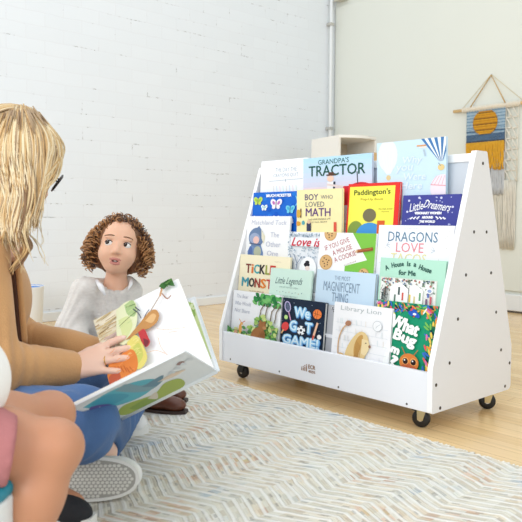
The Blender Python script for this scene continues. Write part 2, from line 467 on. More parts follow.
# conduit in the corner
cd = MB()
cd.tube([(LW + 0.03, BW - 0.09, 0.0), (LW + 0.03, BW - 0.09, H)], 0.012, M_TRIMW, 12)
cdo = empty('conduit_pipe', (LW + 0.03, BW - 0.09, 0.0)); tag(cdo, 'thin white painted conduit pipe running up the corner of the brick wall', 'pipe')
cd.build('pipe', cdo, True)
for z in (0.45, 1.33, 2.15, 2.95):
    c = MB(); c.box((LW, BW - 0.115, z - 0.012), (LW + 0.044, BW - 0.065, z + 0.012), mat('grey_clip', (190, 188, 182), 0.4, metal=0.4), 0.003); c.build('pipe_clip', cdo)
jb = empty('junction_box', (-1.66, BW - 0.05, 2.33)); tag(jb, 'small cream junction box high on the back wall near the corner', 'electrical box')
MB().box((-1.69, BW - 0.06, 2.335), (-1.59, BW - 0.001, 2.43), mat('box_cream', (214, 209, 194), 0.5), 0.006).build('box_body', jb)
MB().box((-1.695, BW - 0.066, 2.33), (-1.585, BW - 0.06, 2.435), mat('box_cream', (214, 209, 194), 0.5), 0.002).build('cover_plate', jb)

# rug
rg = empty('woven_rug', (0.6, -1.4, 0.0)); tag(rg, 'cream chevron woven rug with flecks of blue, rust and ochre yarn', 'rug')
RT = 0.009
rb = MB(); nx = 60
M_RUG = rug_mat()
rb.box((-1.25, -3.0, 0.0), (3.0, -0.050, RT), M_RUG, 0.004); rb.build('rug_body', rg)
fr = MB(); x = -1.25
M_FR = mat('rug_fringe_yarn', (236, 231, 218), 0.95, vary=0.1, vscale=40)
while x < 3.0:
    l = random.uniform(0.006, 0.018); fr.tube([(x, -0.052, 0.006), (x + random.uniform(-.004, .004), -0.052 + l * 0.6, 0.006), (x + random.uniform(-.006, .006), -0.052 + l, 0.003)], [0.003, 0.0028, 0.0015], M_FR, 5); x += 0.009
fr.build('fringe', rg, True)['kind'] = 'stuff'

# ================================================================== BOOK DISPLAY STAND
W, D, ZB, TH = 0.95, 0.436, 0.063, 0.017
st = empty('book_display_stand', (W / 2, D / 2, 0.0)); tag(st, 'white sloped mobile book display stand on black casters', 'bookcase')
def rounded(poly, r, n=5):
    out = []
    for i, p in enumerate(poly):
        p = V(*p); a = V(*poly[i - 1]); b = V(*poly[(i + 1) % len(poly)]); da = unit(a - p); db = unit(b - p)
        rr = r[i]; ang = math.acos(np.clip(da @ db, -1, 1)); t = rr / math.tan(ang / 2)
        if rr <= 0: out.append(tuple(p)); continue
        t = min(t, 0.45 * np.linalg.norm(a - p), 0.45 * np.linalg.norm(b - p)); p0, p1 = p + da * t, p + db * t
        for q in np.linspace(0, 1, n): out.append(tuple((1 - q) ** 2 * p0 + 2 * q * (1 - q) * p + q * q * p1))
    return out
prof = rounded([(0.0, ZB), (D, ZB), (D, 0.20), (0.259, 0.804), (0.200, 0.804), (0.0, 0.19)], [0.006, 0.02, 0.08, 0.008, 0.008, 0.05])
EX, EY, EZ = V(1, 0, 0), V(0, 1, 0), V(0, 0, 1)
HOLES = [(.196, .567), (.266, .566), (.236, .768), (.158, .443), (.298, .442), (.121, .318), (.334, .319), (.083, .196), (.37, .197), (.018, .143), (.426, .148), (.04, .074), (.401, .077)]
for x0, outer in ((0.0, -1), (W - TH, 1)):
    sp = MB(); sp.prism(prof, (x0, 0, 0), EY, EZ, EX, TH, M_SIDE, M_EDGE); so = sp.build('side_panel', st)
    xs = x0 + TH if outer > 0 else x0
    for (y, z) in HOLES:
        c = MB(); c.lathe([(0.0001, 0.0014), (0.0034, 0.0014), (0.0050, 0.0007), (0.0052, -0.002)], (xs, y, z), M_SCREW, 10, [EY, EZ, EX * outer]); c.build('screw', so, True)
MB().box((TH, 0.004, ZB), (W - TH, 0.019, 0.176), M_WHITE, 0.0015).build('front_panel', st)
for (x, z) in ((.062, .076), (.330, .076), (.602, .073), (.863, .074)):
    c = MB(); c.lathe([(0.0001, 0.0012), (0.0024, 0.0012), (0.0033, 0.0006), (0.0035, -0.002)], (x, 0.004, z), M_SCREW, 10, [EX, EZ, -EY]); c.build('screw', st, True)
MB().box((TH, 0.019, ZB), (W - TH, D - 0.02, ZB + 0.015), M_WHITE).build('bottom_panel', st)
TLT = math.radians(5.5)
def tier(i): return V(0, 0.030 + 0.036 * i, 0.10 + 0.125 * i)
def tier_axes(t=TLT): return V(0, math.sin(t), math.cos(t)), V(0, -math.cos(t), math.sin(t))   # up, outward
for i in range(5):
    b = tier(i); up, out = tier_axes()
    s = MB(); zt = b[2]
    s.box((TH, b[1] - 0.012 if i else 0.019, zt - 0.012), (W - TH, b[1] + 0.034, zt - 0.0005), M_WHITE); s.build('shelf', st)
    bb = MB(); o = b - out * 0.0175; o[0] = TH; hh = 0.122 if i < 4 else 0.176
    bb.prism([(0, 0), (W - 2 * TH, 0), (W - 2 * TH, hh), (0, hh)], o, EX, up, -out, 0.004, M_WHITE if i < 4 else mat('frosted_grey_panel', (206, 212, 220), 0.5)); bb.build('back_board', st)
MB().box((TH, 0.203, 0.772), (W - TH, 0.250, 0.797), M_EDGE, 0.002).build('top_rail', st)
bk = MB(); q0 = V(TH, 0.416, 0.17); q1 = V(TH, 0.243, 0.775); u_ = unit(q1 - q0)
bk.prism([(0, 0), (W - 2 * TH, 0), (W - 2 * TH, np.linalg.norm(q1 - q0)), (0, np.linalg.norm(q1 - q0))], q0, EX, u_, np.cross(EX, u_), 0.006, M_SIDE); bk.build('rear_panel', st)
MB().box((TH, D - 0.022, ZB), (W - TH, D - 0.006, 0.185), M_SIDE).build('rear_rail', st)
# emblem on the front panel
lg = Sheet((0.434, 0.004, 0.127), EX, -EZ, -EY, 0.070, ky=0.85)
BR = (150, 112, 84)
for k, (x, h0) in enumerate(((0.03, 0.20), (0.14, 0.26), (0.25, 0.33), (0.36, 0.40))):
    lg.rect(x, 0.47 - h0 + 0.09, x + 0.065, 0.47, BR); lg.ell(x + 0.032, 0.47 - h0 + 0.03, 0.036, 0.036, BR)
lg.text('ECR', 0.74, 0.17, 0.44, 0.22, BR, bold=0.008); lg.text('4KIDS', 0.74, 0.43, 0.44, 0.14, BR, bold=0.006)
lp = lg.pic.build('emblem', st, recalc=False); lg.let.build('lettering', st, recalc=False)
# casters
def caster(x, y, yaw, brass=True):
    c = empty('caster', (x, y, 0.0)); c.parent = st; c.location = Vector((x - W / 2, y - D / 2, 0)); OFF[c.name] = V(x, y, 0)
    a = V(math.cos(yaw), math.sin(yaw), 0); b = V(-a[1], a[0], 0); w = V(x, y, 0.0262)
    m = MB(); m.lathe([(0.006, -0.009), (0.022, -0.009), (0.0260, -0.006), (0.0260, 0.006), (0.022, 0.009), (0.006, 0.009)], w, M_BLACK, 24, [a, EZ, b]); m.build('wheel', c, True)
    m = MB(); m.lathe([(0.0001, -0.0115), (0.008, -0.0115), (0.008, 0.0115), (0.0001, 0.0115)], w, M_STEEL, 14, [a, EZ, b]); m.build('hub', c)
    m = MB()
    for sg in (-1, 1):
        m.prism([(-0.008, -0.004), (0.008, -0.004), (0.020, 0.036), (-0.010, 0.036)], w + b * sg * 0.013 - b * 0.001, a, EZ, b, 0.002, (M_BRASS if brass else M_BLACK) if sg < 0 else M_BLACK)
    m.box((x - 0.016, y - 0.016, 0.057), (x + 0.016, y + 0.016, 0.0625), M_BLACK); m.build('fork', c)
    m = MB(); m.prism([(-0.026, 0.022), (-0.006, 0.020), (-0.004, 0.028), (-0.028, 0.032)], w - b * 0.009, a, EZ, b, 0.018, M_BLACK); m.build('brake_lever', c)
caster(0.075, 0.055, 0.15, False); caster(W - 0.072, 0.055, 0.30); caster(W - 0.045, D - 0.062, 0.6); caster(0.075, D - 0.07, 0.3)

# ================================================================== BOOKS
def book(tr, x0, w, h, cover, label, art=None, off=0.0, tilt=5.5, thick=0.008, spine=None, roll=0.0):
    t = math.radians(tilt); up, out = tier_axes(t); b = tier(tr) + out * (-off); b[0] = x0; b[2] += 0.0008
    r = math.radians(roll); ex = EX * math.cos(r) + up * math.sin(r); ey = up * math.cos(r) - EX * math.sin(r)
    b = b + up * max(0, -math.sin(r) * w)
    bo = empty('picture_book', tuple(b)); tag(bo, label, 'book', 'picture books on the white display stand')
    mc = ink(cover) if not isinstance(cover, bpy.types.Material) else cover; ms = ink(spine) if spine else mc
    c = MB(); cb = 0.0016
    def slab(xa, xb, ya, yb, za, zb, m):   # z = depth behind the front face
        c.prism([(xa, ya), (xb, ya), (xb, yb), (xa, yb)], b - out * zb, ex, ey, out, zb - za, m)
    slab(0, w, 0, h, 0, cb, mc); slab(0, w, 0, h, thick - cb, thick, mc); slab(0, cb, 0, h, cb, thick - cb, ms)
    c.build('cover', bo)
    pg = MB(); pg.prism([(cb, 0.003), (w - 0.003, 0.003), (w - 0.003, h - 0.003), (cb, h - 0.003)], b - out * (thick - cb), ex, ey, out, thick - 2 * cb, M_PAGES); pg.build('page_block', bo)
    if art:
        ky = 0.69 + 0.16 * (x0 + w / 2) / 0.9; s = Sheet(b + ey * h, ex, -ey, out, w, (0, 0, 1, h / w / ky), ky); art(s, h / w / ky)
        if s.pic.v: s.pic.build('cover_picture', bo, recalc=False)
        if s.let.v: s.let.build('title', bo, recalc=False)
    return bo
R = random.Random(3)
# ---- top tier
def a_crayon(s, H_):
    s.rect(0.26, 0.13, 0.86, 0.40, (226, 230, 236)); s.rect(0.265, 0.135, 0.855, 0.395, (246, 247, 250))
    s.text('THE DAY THE', 0.56, 0.21, 0.46, 0.085, (165, 178, 190)); s.text('CRAYONS QUIT', 0.56, 0.33, 0.54, 0.085, (165, 178, 190))
    s.line([(0.2, 0.44), (0.92, 0.42)], 0.012, (180, 190, 200)); s.line([(0.56, 0.42), (0.56, 0.47)], 0.012, (150, 160, 170))
    for k in range(8): s.line([(0.3 + 0.07 * k, 0.55), (0.32 + 0.07 * k, 0.68)], 0.018, [(228, 222, 214), (214, 226, 236), (236, 222, 222), (222, 234, 222)][k % 4])
book(4, 0.030, 0.250, 0.225, (244, 246, 250), 'white picture book with pale grey hand lettering, left end of the top tier', a_crayon, tilt=3)
def a_tractor(s, H_):
    for k in range(10):
        f = k / 9; s.rect(0, H_ * 0.08 * k, 1, H_, tuple(np.array((182, 220, 242)) * (1 - f) + np.array((236, 208, 226)) * f) if k < 6 else (232, 214, 226))
    s.text("GRANDPA'S", 0.46, 0.068, 0.45, 0.072, (38, 96, 84), rot=1); s.text('TRACTOR', 0.50, 0.195, 0.82, 0.15, (28, 84, 72), bold=0.002)
    s.ell(0.85, 0.47, 0.16, 0.085, (206, 36, 52)); s.rect(0.60, 0.43, 1.0, 0.7, (206, 36, 52)); s.line([(0.80, 0.24), (0.81, 0.42)], 0.012, (60, 60, 70))
    s.ell(0.42, 0.315, 0.05, 0.045, (240, 200, 182)); s.rect(0.36, 0.255, 0.50, 0.275, (92, 60, 48)); s.rect(0.39, 0.225, 0.47, 0.265, (92, 60, 48))
    s.rect(0.37, 0.36, 0.48, 0.5, (236, 236, 240)); s.line([(0.48, 0.37), (0.47, 0.5)], 0.03, (50, 56, 74)); s.line([(0.38, 0.40), (0.60, 0.44)], 0.03, (226, 210, 210))
book(4, 0.274, 0.316, 0.219, (212, 222, 240), 'wide picture book with green capitals and a red tractor under a pink sky', a_tractor, tilt=-1)
def a_balloon(s, H_):
    s.ell(0.17, 0.20, 0.15, 0.24, (229, 233, 245)); s.poly([(0.04, 0.32), (0.30, 0.32), (0.21, 0.48), (0.15, 0.48)], (229, 233, 245))
    for k in range(4): s.line([(0.06 + 0.07 * k, 0.08), (0.15 + 0.02 * k, 0.46)], 0.008, (240, 240, 249))
    s.ell(0.18, 0.53, 0.035, 0.04, (222, 200, 150))
    for k in range(9):
        x = 0.66 + 0.045 * k; s.poly([(x, 0), (x + 0.045, 0), (0.93 + 0.006 * (k - 4) + 0.004, 0.33), (0.93 + 0.006 * (k - 4), 0.33)], (70, 122, 178) if k % 2 == 0 else (240, 246, 250))
    s.ell(0.935, 0.42, 0.045, 0.045, (226, 200, 140)); s.line([(0.90, 0.36), (0.93, 0.40)], 0.01, (130, 150, 160))
    s.rect(0.60, 0.085, 0.73, 0.105, (222, 160, 108)); s.rect(0.64, 0.11, 0.74, 0.13, (240, 230, 220)); s.line([(0.70, 0.16), (0.72, 0.24)], 0.025, (178, 196, 210))
    WT = (224, 237, 247)
    s.text('Why', 0.53, 0.30, 0.28, 0.12, WT, shear=0.15, bold=0.003); s.text('you', 0.42, 0.42, 0.24, 0.11, WT, shear=0.15, bold=0.003); s.text('Were', 0.57, 0.53, 0.32, 0.10, WT, shear=0.15, bold=0.003); s.text('Here', 0.53, 0.66, 0.3, 0.10, WT, shear=0.15, bold=0.003)
    s.ell(0.96, 0.72, 0.17, 0.20, (238, 226, 236))
    for k in range(4): s.line([(0.80 + 0.05 * k, 0.66), (0.88 + 0.035 * k, 0.54)], 0.008, (226, 178, 190))
    s.line([(0.80, 0.66), (1.0, 0.68)], 0.012, (226, 150, 160)); s.line([(0.79, 0.83), (1.0, 0.82)], 0.016, (222, 128, 138))
    s.ell(0.50, 0.86, 0.06, 0.05, WT)
book(4, 0.612, 0.258, 0.247, (203, 227, 243), 'pale blue picture book with striped hot air balloons', a_balloon, tilt=-2)
# ---- fourth tier
def butterfly(s, x, y, r, c1, c2):
    for sg in (-1, 1):
        s.ell(x + sg * r * 0.55, y - r * 0.3, r * 0.55, r * 0.75, c1, rot=sg * 30); s.ell(x + sg * r * 0.4, y + r * 0.45, r * 0.38, r * 0.5, c1, rot=-sg * 25); s.ell(x + sg * r * 0.5, y - r * 0.25, r * 0.25, r * 0.4, c2, rot=sg * 30)
    s.line([(x, y - r * 0.6), (x, y + r * 0.7)], r * 0.16, (60, 50, 70))
def a_blue(s, H_):
    for k in range(26): s.ell(R.random(), R.random() * 0.6, 0.05, 0.04, (14, 90, 196) if k % 2 else (30, 118, 214))
    s.text('BRUCH MCKETTER', 0.56, 0.075, 0.52, 0.055, (244, 246, 250), bold=0.004)
    butterfly(s, 0.12, 0.18, 0.085, (190, 214, 90), (150, 190, 60)); butterfly(s, 0.52, 0.25, 0.105, (236, 232, 244), (190, 110, 180)); butterfly(s, 0.27, 0.32, 0.06, (236, 244, 240), (150, 210, 220)); butterfly(s, 0.82, 0.36, 0.08, (110, 200, 226), (70, 170, 210))
    s.line([(0.92, 0.10), (0.97, 0.22), (0.93, 0.28)], 0.02, (110, 200, 236))
    s.text('Later Mama', 0.48, 0.56, 0.84, 0.14, (238, 246, 252), bold=0.006)
book(3, 0.0175, 0.260, 0.229, (20, 102, 204), 'bright blue picture book with butterflies, left of the pale yellow book', a_blue, tilt=4.5)
def a_math(s, H_):
    NV = (74, 66, 118); GR = (96, 100, 120)
    s.text('BOY', 0.34, 0.165, 0.30, 0.13, NV, bold=0.002); s.text('WHO', 0.68, 0.17, 0.26, 0.085, (120, 120, 130)); s.text('LOVED', 0.42, 0.32, 0.42, 0.11, GR); s.text('MATH', 0.49, 0.49, 0.55, 0.17, (96, 62, 130), bold=0.002)
    s.text('THE IMPROBABLE LIFE', 0.52, 0.64, 0.5, 0.035, (110, 100, 90), rot=3); s.text('OF PAUL ERDOS', 0.52, 0.70, 0.35, 0.03, (110, 100, 90), rot=3)
    s.line([(0.10, 0.42), (0.10, 0.60)], 0.03, (120, 90, 60)); s.ell(0.04, 0.52, 0.06, 0.09, (214, 170, 70)); s.ell(0.04, 0.74, 0.06, 0.05, (222, 160, 60)); s.ell(0.16, 0.72, 0.035, 0.05, (90, 170, 180)); s.rect(0.24, 0.72, 0.34, 0.9, (60, 60, 90)); s.ell(0.29, 0.70, 0.04, 0.04, (226, 190, 160)); s.rect(0.84, 0.70, 0.9, 0.9, (220, 90, 70))
book(3, 0.285, 0.213, 0.230, (246, 234, 178), 'pale yellow picture book with purple capitals and a lilac back cover, beside the red-bordered book', a_math, off=-0.010, tilt=0, thick=0.011)
def a_red(s, H_):
    s.rect(0.035, 0.06, 0.915, 2, (245, 238, 92))
    DG = (66, 84, 40)
    s.text("Paddington's", 0.48, 0.185, 0.70, 0.135, DG, rot=1, bold=0.003); s.text('Pop-Up Book', 0.49, 0.315, 0.44, 0.055, (150, 120, 40))
    s.text('MICHAEL BOND', 0.76, 0.50, 0.26, 0.026, (120, 110, 50)); s.text('illustrated', 0.76, 0.55, 0.14, 0.022, (120, 110, 50))
    s.ell(0.20, 0.95, 0.16, 0.22, (132, 156, 70)); s.ell(0.48, 1.02, 0.27, 0.26, (70, 150, 214)); s.ell(0.46, 0.62, 0.13, 0.13, (120, 112, 84)); s.rect(0.62, 0.72, 0.76, 0.98, (218, 98, 44))
book(3, 0.502, 0.212, 0.245, (226, 52, 46), 'yellow picture book with a thick red border, in the middle of the fourth tier', a_red, tilt=4.5, thick=0.010)
def a_dream(s, H_):
    for k in range(22): s.ell(0.04 + 0.92 * R.random(), 0.03 + 0.5 * R.random(), 0.011, 0.011, (180, 186, 226), n=8)
    for (x, y) in ((0.12, 0.10), (0.68, 0.06), (0.30, 0.05), (0.10, 0.30), (0.88, 0.22)): s.ell(x, y, 0.022, 0.022, (206, 208, 238), n=6)
    WH = (244, 245, 252)
    s.text('Little', 0.265, 0.205, 0.24, 0.145, WH, rot=12, shear=0.3, bold=0.001); s.text('Dreamers', 0.63, 0.195, 0.45, 0.145, WH, rot=-10, shear=0.25, bold=0.001)
    s.text('VISIONARY WOMEN', 0.47, 0.325, 0.46, 0.042, WH, bold=0.004); s.text('AROUND', 0.47, 0.40, 0.19, 0.040, WH, bold=0.004); s.text('THE WORLD', 0.47, 0.475, 0.27, 0.040, WH, bold=0.004)
    for sg in (-1, 1):
        for k in range(3): s.ell(0.47 + sg * (0.16 + 0.06 * k), 0.40 + 0.006 * k, 0.028, 0.012, WH, rot=sg * 35)
        for k in range(3): s.ell(0.47 + sg * (0.18 + 0.06 * k), 0.425, 0.02, 0.009, WH, rot=-sg * 35)
book(3, 0.727, 0.204, 0.202, (66, 70, 148), 'navy blue picture book with white script and scattered stars', a_dream, tilt=5)
# ---- third tier
def a_other(s, H_):
    LG = (182, 186, 206)
    s.text('Matchland Tuck', 0.52, 0.14, 0.82, 0.10, LG, shear=0.1)
    s.text('The', 0.68, 0.41, 0.20, 0.11, LG); s.text('Other', 0.66, 0.62, 0.34, 0.12, LG); s.text('One', 0.66, 0.82, 0.26, 0.11, LG)
    s.poly([(0.08, 1.1), (0.06, 0.80), (0.16, 0.62), (0.36, 0.62), (0.44, 0.82), (0.44, 1.1)], (112, 140, 184)); s.ell(0.25, 0.48, 0.185, 0.22, (104, 128, 164)); s.poly([(0.14, 0.36), (0.30, 0.22), (0.40, 0.36)], (104, 128, 164))
    s.ell(0.21, 0.50, 0.125, 0.12, (152, 166, 196)); s.ell(0.25, 0.54, 0.075, 0.085, (232, 190, 182)); s.ell(0.30, 0.80, 0.09, 0.12, (176, 182, 160)); s.poly([(0.36, 0.30), (0.46, 0.45), (0.44, 0.62), (0.38, 0.5)], (226, 220, 196))
    s.ell(0.13, 0.82, 0.05, 0.14, (86, 112, 168)); s.line([(0.10, 0.62), (0.36, 0.64)], 0.025, (80, 90, 120))
book(2, 0.018, 0.236, 0.263, (243, 243, 243), 'white picture book with a blue hooded figure, at the left end of the third tier', a_other)
def a_love(s, H_):
    for k in range(150):
        a = R.random() * 6.28; e = R.choice((0, 1, 2))
        x, y = ((0.04 + 0.92 * R.random(), 0.04 + 0.07 * R.random()) if e == 0 else (0.03 + 0.1 * R.random(), 1.3 * R.random()) if e == 1 else (0.08 + 0.84 * R.random(), 0.34 + 0.26 * R.random()))
        s.ell(x, y, 0.026, 0.014, [(176, 192, 204), (150, 168, 184), (198, 208, 216)][k % 3], rot=a * 57, n=7)
    s.rect(0.10, 0.13, 0.97, 0.33, (240, 243, 247)); s.text('Love is', 0.48, 0.23, 0.66, 0.19, (206, 58, 76), shear=0.3, bold=0.006)
    for x in (0.16, 0.26): s.line([(x, 1.1), (x + 0.03, 0.72), (x - 0.06, 0.52)], 0.02, (120, 136, 158))
    s.line([(0.27, 0.76), (0.40, 0.56)], 0.015, (120, 136, 158))
    s.ell(0.56, 0.86, 0.20, 0.30, (247, 248, 250)); s.ell(0.53, 0.74, 0.07, 0.055, (34, 34, 42)); s.ell(0.54, 0.68, 0.05, 0.03, (34, 34, 42)); s.ell(0.55, 0.82, 0.055, 0.05, (240, 222, 214)); s.rect(0.46, 0.87, 0.66, 1.1, (220, 224, 232)); s.line([(0.46, 0.96), (0.66, 0.93)], 0.02, (70, 74, 90))
    s.ell(0.12, 0.92, 0.07, 0.03, (80, 90, 120), rot=40)
book(2, 0.2545, 0.205, 0.207, (236, 240, 245), 'small white picture book with red script and a grey leaf border', a_love)
def a_cookie(s, H_):
    s.rect(0.5, 0, 1, 2, (126, 194, 74)); s.poly([(0, 0), (0.60, 0), (0.875, 0.45), (0.42, 0.60), (0.40, 2), (0, 2)], (247, 246, 246))
    RD = (176, 62, 74)
    s.text('IF YOU GIVE', 0.33, 0.20, 0.46, 0.088, RD, rot=22); s.text('A MOUSE', 0.43, 0.30, 0.36, 0.088, RD, rot=22); s.text('A COOKIE', 0.49, 0.41, 0.40, 0.088, RD, rot=22)
    for (x, y, r) in ((0.20, 0.02, 0.115), (0.155, 0.53, 0.12), (0.84, 0.69, 0.09)):
        s.ell(x, y, r, r * 1.12, (206, 160, 104)); s.ell(x, y, r * 0.86, r * 0.98, (222, 180, 124))
        for k in range(8): s.ell(x + r * 0.7 * math.cos(k * 2.4) * (0.35 + 0.08 * k), y + r * 0.75 * math.sin(k * 2.4) * (0.35 + 0.08 * k), 0.013, 0.013, (88, 56, 40), n=8)
    s.line([(0.71, 0.31), (0.95, 0.26)], 0.055, (150, 84, 44)); s.poly([(0.71, 0.28), (0.71, 0.34), (0.66, 0.32)], (226, 190, 150)); s.line([(0.72, 0.30), (0.94, 0.255)], 0.012, (196, 120, 70))
    s.text('by Laura Numeroff', 0.60, 0.52, 0.22, 0.03, (150, 110, 90), rot=22)
book(2, 0.416, 0.243, 0.207, (247, 246, 246), 'white and green picture book with cookies on its cover', a_cookie, off=-0.010)
def a_dragons(s, H_):
    s.text('DRAGONS', 0.475, 0.155, 0.66, 0.135, (84, 124, 152)); s.text('LOVE', 0.45, 0.30, 0.37, 0.13, (228, 138, 146)); s.text('TACOS', 0.44, 0.445, 0.48, 0.13, (232, 220, 162))
    for (x, y, sg) in ((0.13, 0.28, 1), (0.78, 0.33, -1)):
        for k in range(3): s.line([(x, y), (x + sg * 0.05 * math.cos(0.6 * k - 0.3), y - 0.05 * math.sin(0.9 * k - 0.6))], 0.007, (190, 198, 206))
    for k in range(16): s.ell(R.random(), 0.8 * R.random(), 0.006, 0.006, (206, 200, 190), n=6)
    s.text('by Adam Rubin', 0.46, 0.045, 0.2, 0.02, (190, 196, 204))
book(2, 0.659, 0.272, 0.235, (241, 243, 249), 'white picture book with blue, pink and yellow capitals', a_dragons)
# ---- second tier
def a_tickle(s, H_):
    rows = [('TiCKLE', 0.26, [(128, 52, 44), (222, 120, 60), (70, 160, 166), (50, 46, 50), (150, 160, 70), (200, 60, 50)]), ('MONSTER', 0.52, [(62, 150, 166), (60, 56, 56), (160, 60, 50), (226, 130, 50), (190, 54, 50), (60, 150, 160), (60, 60, 60)])]
    for t, y, cs in rows:
        x = 0.14 if t[0] == 'T' else 0.08
        for ch, c in zip(t, cs):
            wd = {'i': 0.035, 'M': 0.135, 'L': 0.07}.get(ch, 0.10); s.text(ch, x + wd / 2, y, wd, 0.165, c, bold=0.006); x += wd + 0.018
    s.text('by Josie Bissett', 0.40, 0.68, 0.3, 0.03, (160, 110, 80)); s.text('illustrated by', 0.78, 0.10, 0.12, 0.02, (180, 160, 140))
book(1, 0.019, 0.277, 0.242, (244, 234, 202), 'cream picture book with chunky multicoloured letters, half covered by the mint book', a_tickle, spine=(128, 46, 46))
def a_legend(s, H_):
    DK = (84, 110, 112)
    s.text('Little Legends', 0.47, 0.29, 0.64, 0.20, DK, shear=0.3, rot=2); s.text('EXCEPTIONAL MEN', 0.48, 0.42, 0.44, 0.032, (130, 156, 152)); s.text('IN BLACK HISTORY', 0.50, 0.62, 0.42, 0.03, (130, 156, 152))
    for k in range(9): s.ell(0.20 + 0.075 * k, 0.52 + 0.02 * (k % 2), 0.012, 0.012, [(150, 180, 170), (190, 170, 140), (120, 150, 160)][k % 3], n=7)
    s.ell(0.52, 0.86, 0.08, 0.07, (120, 100, 90))
book(1, 0.207, 0.208, 0.200, (206, 232, 219), 'small pale mint picture book with thin grey script, in front of the cream book', a_legend, off=-0.010)
def a_magnif(s, H_):
    SL = (128, 150, 172)
    s.text('THE MOST', 0.46, 0.12, 0.27, 0.07, SL); s.text('MAGNIFICENT', 0.45, 0.265, 0.62, 0.16, SL); s.text('THING', 0.44, 0.44, 0.28, 0.155, SL)
book(1, 0.428, 0.252, 0.208, (201, 223, 240), 'plain pale blue picture book with tall grey capitals, in the middle of the second tier', a_magnif, thick=0.011)
def a_house(s, H_):
    DG = (48, 92, 84)
    for t, x, y, w_, h_, r in (('A', 0.11, 0.155, 0.055, 0.075, 24), ('House', 0.28, 0.095, 0.19, 0.075, 12), ('Is', 0.455, 0.075, 0.05, 0.07, 0), ('a', 0.55, 0.088, 0.038, 0.05, -6), ('House', 0.71, 0.135, 0.19, 0.075, -16), ('for Me', 0.44, 0.215, 0.26, 0.075, 0)): s.text(t, x, y, w_, h_, DG, rot=r, bold=0.003)
    s.rect(0.03, 0.30, 0.90, 2, (216, 226, 214)); s.rect(0.045, 0.315, 0.885, 2, (244, 246, 242))
    for k in range(120):
        x = 0.06 + 0.81 * R.random(); y = 0.32 + 0.2 * R.random() ** 2; s.ell(x, y, 0.016, 0.012, [(70, 92, 80), (120, 150, 120), (150, 140, 120), (200, 120, 110), (110, 130, 160)][k % 5], rot=R.random() * 180, n=7)
    s.poly([(0.22, 1), (0.22, 0.46), (0.36, 0.36), (0.50, 0.46), (0.50, 1)], (248, 248, 246)); s.poly([(0.52, 1), (0.52, 0.42), (0.60, 0.38), (0.72, 0.46), (0.72, 1)], (248, 248, 246))
    for (x, y, c) in ((0.30, 0.62, (96, 120, 110)), (0.42, 0.58, (206, 90, 80)), (0.53, 0.60, (226, 196, 90)), (0.60, 0.62, (214, 200, 150)), (0.68, 0.56, (110, 160, 120)), (0.80, 0.50, (90, 110, 180)), (0.84, 0.60, (200, 100, 110)), (0.10, 0.60, (60, 70, 74)), (0.14, 0.52, (110, 90, 80)), (0.36, 0.50, (70, 90, 90)), (0.78, 0.64, (120, 90, 120))): s.rect(x - 0.014, y - 0.06, x + 0.014, y + 0.06, c)
    for k in range(14): s.line([(0.06 + 0.14 * R.random(), 0.42 + 0.28 * R.random()), (0.06 + 0.14 * R.random(), 0.42 + 0.28 * R.random())], 0.008, (80, 90, 88))
    s.ell(0.82, 0.46, 0.05, 0.04, (240, 240, 240)); s.ell(0.82, 0.46, 0.03, 0.025, (150, 170, 210))
book(1, 0.694, 0.234, 0.260, (180, 225, 204), 'mint green picture book with a framed drawing of houses below curved lettering', a_house)
# ---- bottom tier
def a_bear(s, H_):
    GY = (178, 182, 196)
    s.text('The Bear', 0.20, 0.105, 0.25, 0.07, GY, shear=0.1); s.text('Who Would', 0.22, 0.245, 0.34, 0.075, GY, shear=0.1); s.text('Not Share', 0.22, 0.385, 0.32, 0.075, GY, shear=0.1)
    for k in range(60): s.ell(0.47 + 0.55 * R.random(), 0.03 + 0.19 * R.random(), 0.06, 0.035, [(48, 140, 70), (90, 176, 92), (36, 120, 62), (120, 190, 110)][k % 4], rot=R.random() * 180, n=9)
    for x, l in ((0.62, 0.0), (0.70, 0.03), (0.86, -0.02), (0.93, 0.0)): s.line([(x + 0.06, 0.20), (x + l, 0.32), (x - 0.02 + l, 0.52)], 0.018, (120, 104, 84))
    for k in range(240):
        x = R.random(); top = 0.62 - 0.26 * math.exp(-((x - 0.72) / 0.22) ** 2) if x > 0.35 else 0.74 - 0.1 * math.exp(-((x - 0.06) / 0.1) ** 2)
        y = top + 0.06 + (1.0 - top) * R.random(); s.ell(x, y, 0.045, 0.032, [(150, 192, 96), (196, 216, 130), (110, 166, 84), (214, 222, 150), (80, 140, 80)][k % 5], rot=R.random() * 180, n=8)
    BB = (156, 104, 58)
    s.ell(0.66, 0.80, 0.14, 0.17, BB, rot=20); s.ell(0.73, 0.60, 0.075, 0.085, BB); s.ell(0.69, 0.52, 0.022, 0.026, BB); s.ell(0.78, 0.53, 0.022, 0.026, BB); s.ell(0.78, 0.63, 0.04, 0.03, (184, 134, 86)); s.ell(0.58, 0.90, 0.10, 0.07, BB); s.ell(0.78, 0.86, 0.06, 0.035, (132, 84, 46), rot=-20)
    for k in range(6): s.line([(0.70 + 0.02 * k, 0.70 + 0.03 * (k % 2)), (0.67 + 0.02 * k, 0.86)], 0.008, (134, 86, 46))
    s.ell(0.29, 0.72, 0.035, 0.09, (222, 160, 80)); s.ell(0.31, 0.62, 0.03, 0.03, (228, 170, 96)); s.line([(0.30, 0.60), (0.26, 0.54)], 0.014, (214, 130, 60)); s.line([(0.33, 0.60), (0.38, 0.56)], 0.014, (190, 80, 60)); s.ell(0.20, 0.80, 0.04, 0.05, (196, 150, 120))
book(0, 0.0235, 0.268, 0.232, (243, 244, 247), 'picture book of a brown bear under green trees, left end of bottom tier', a_bear)
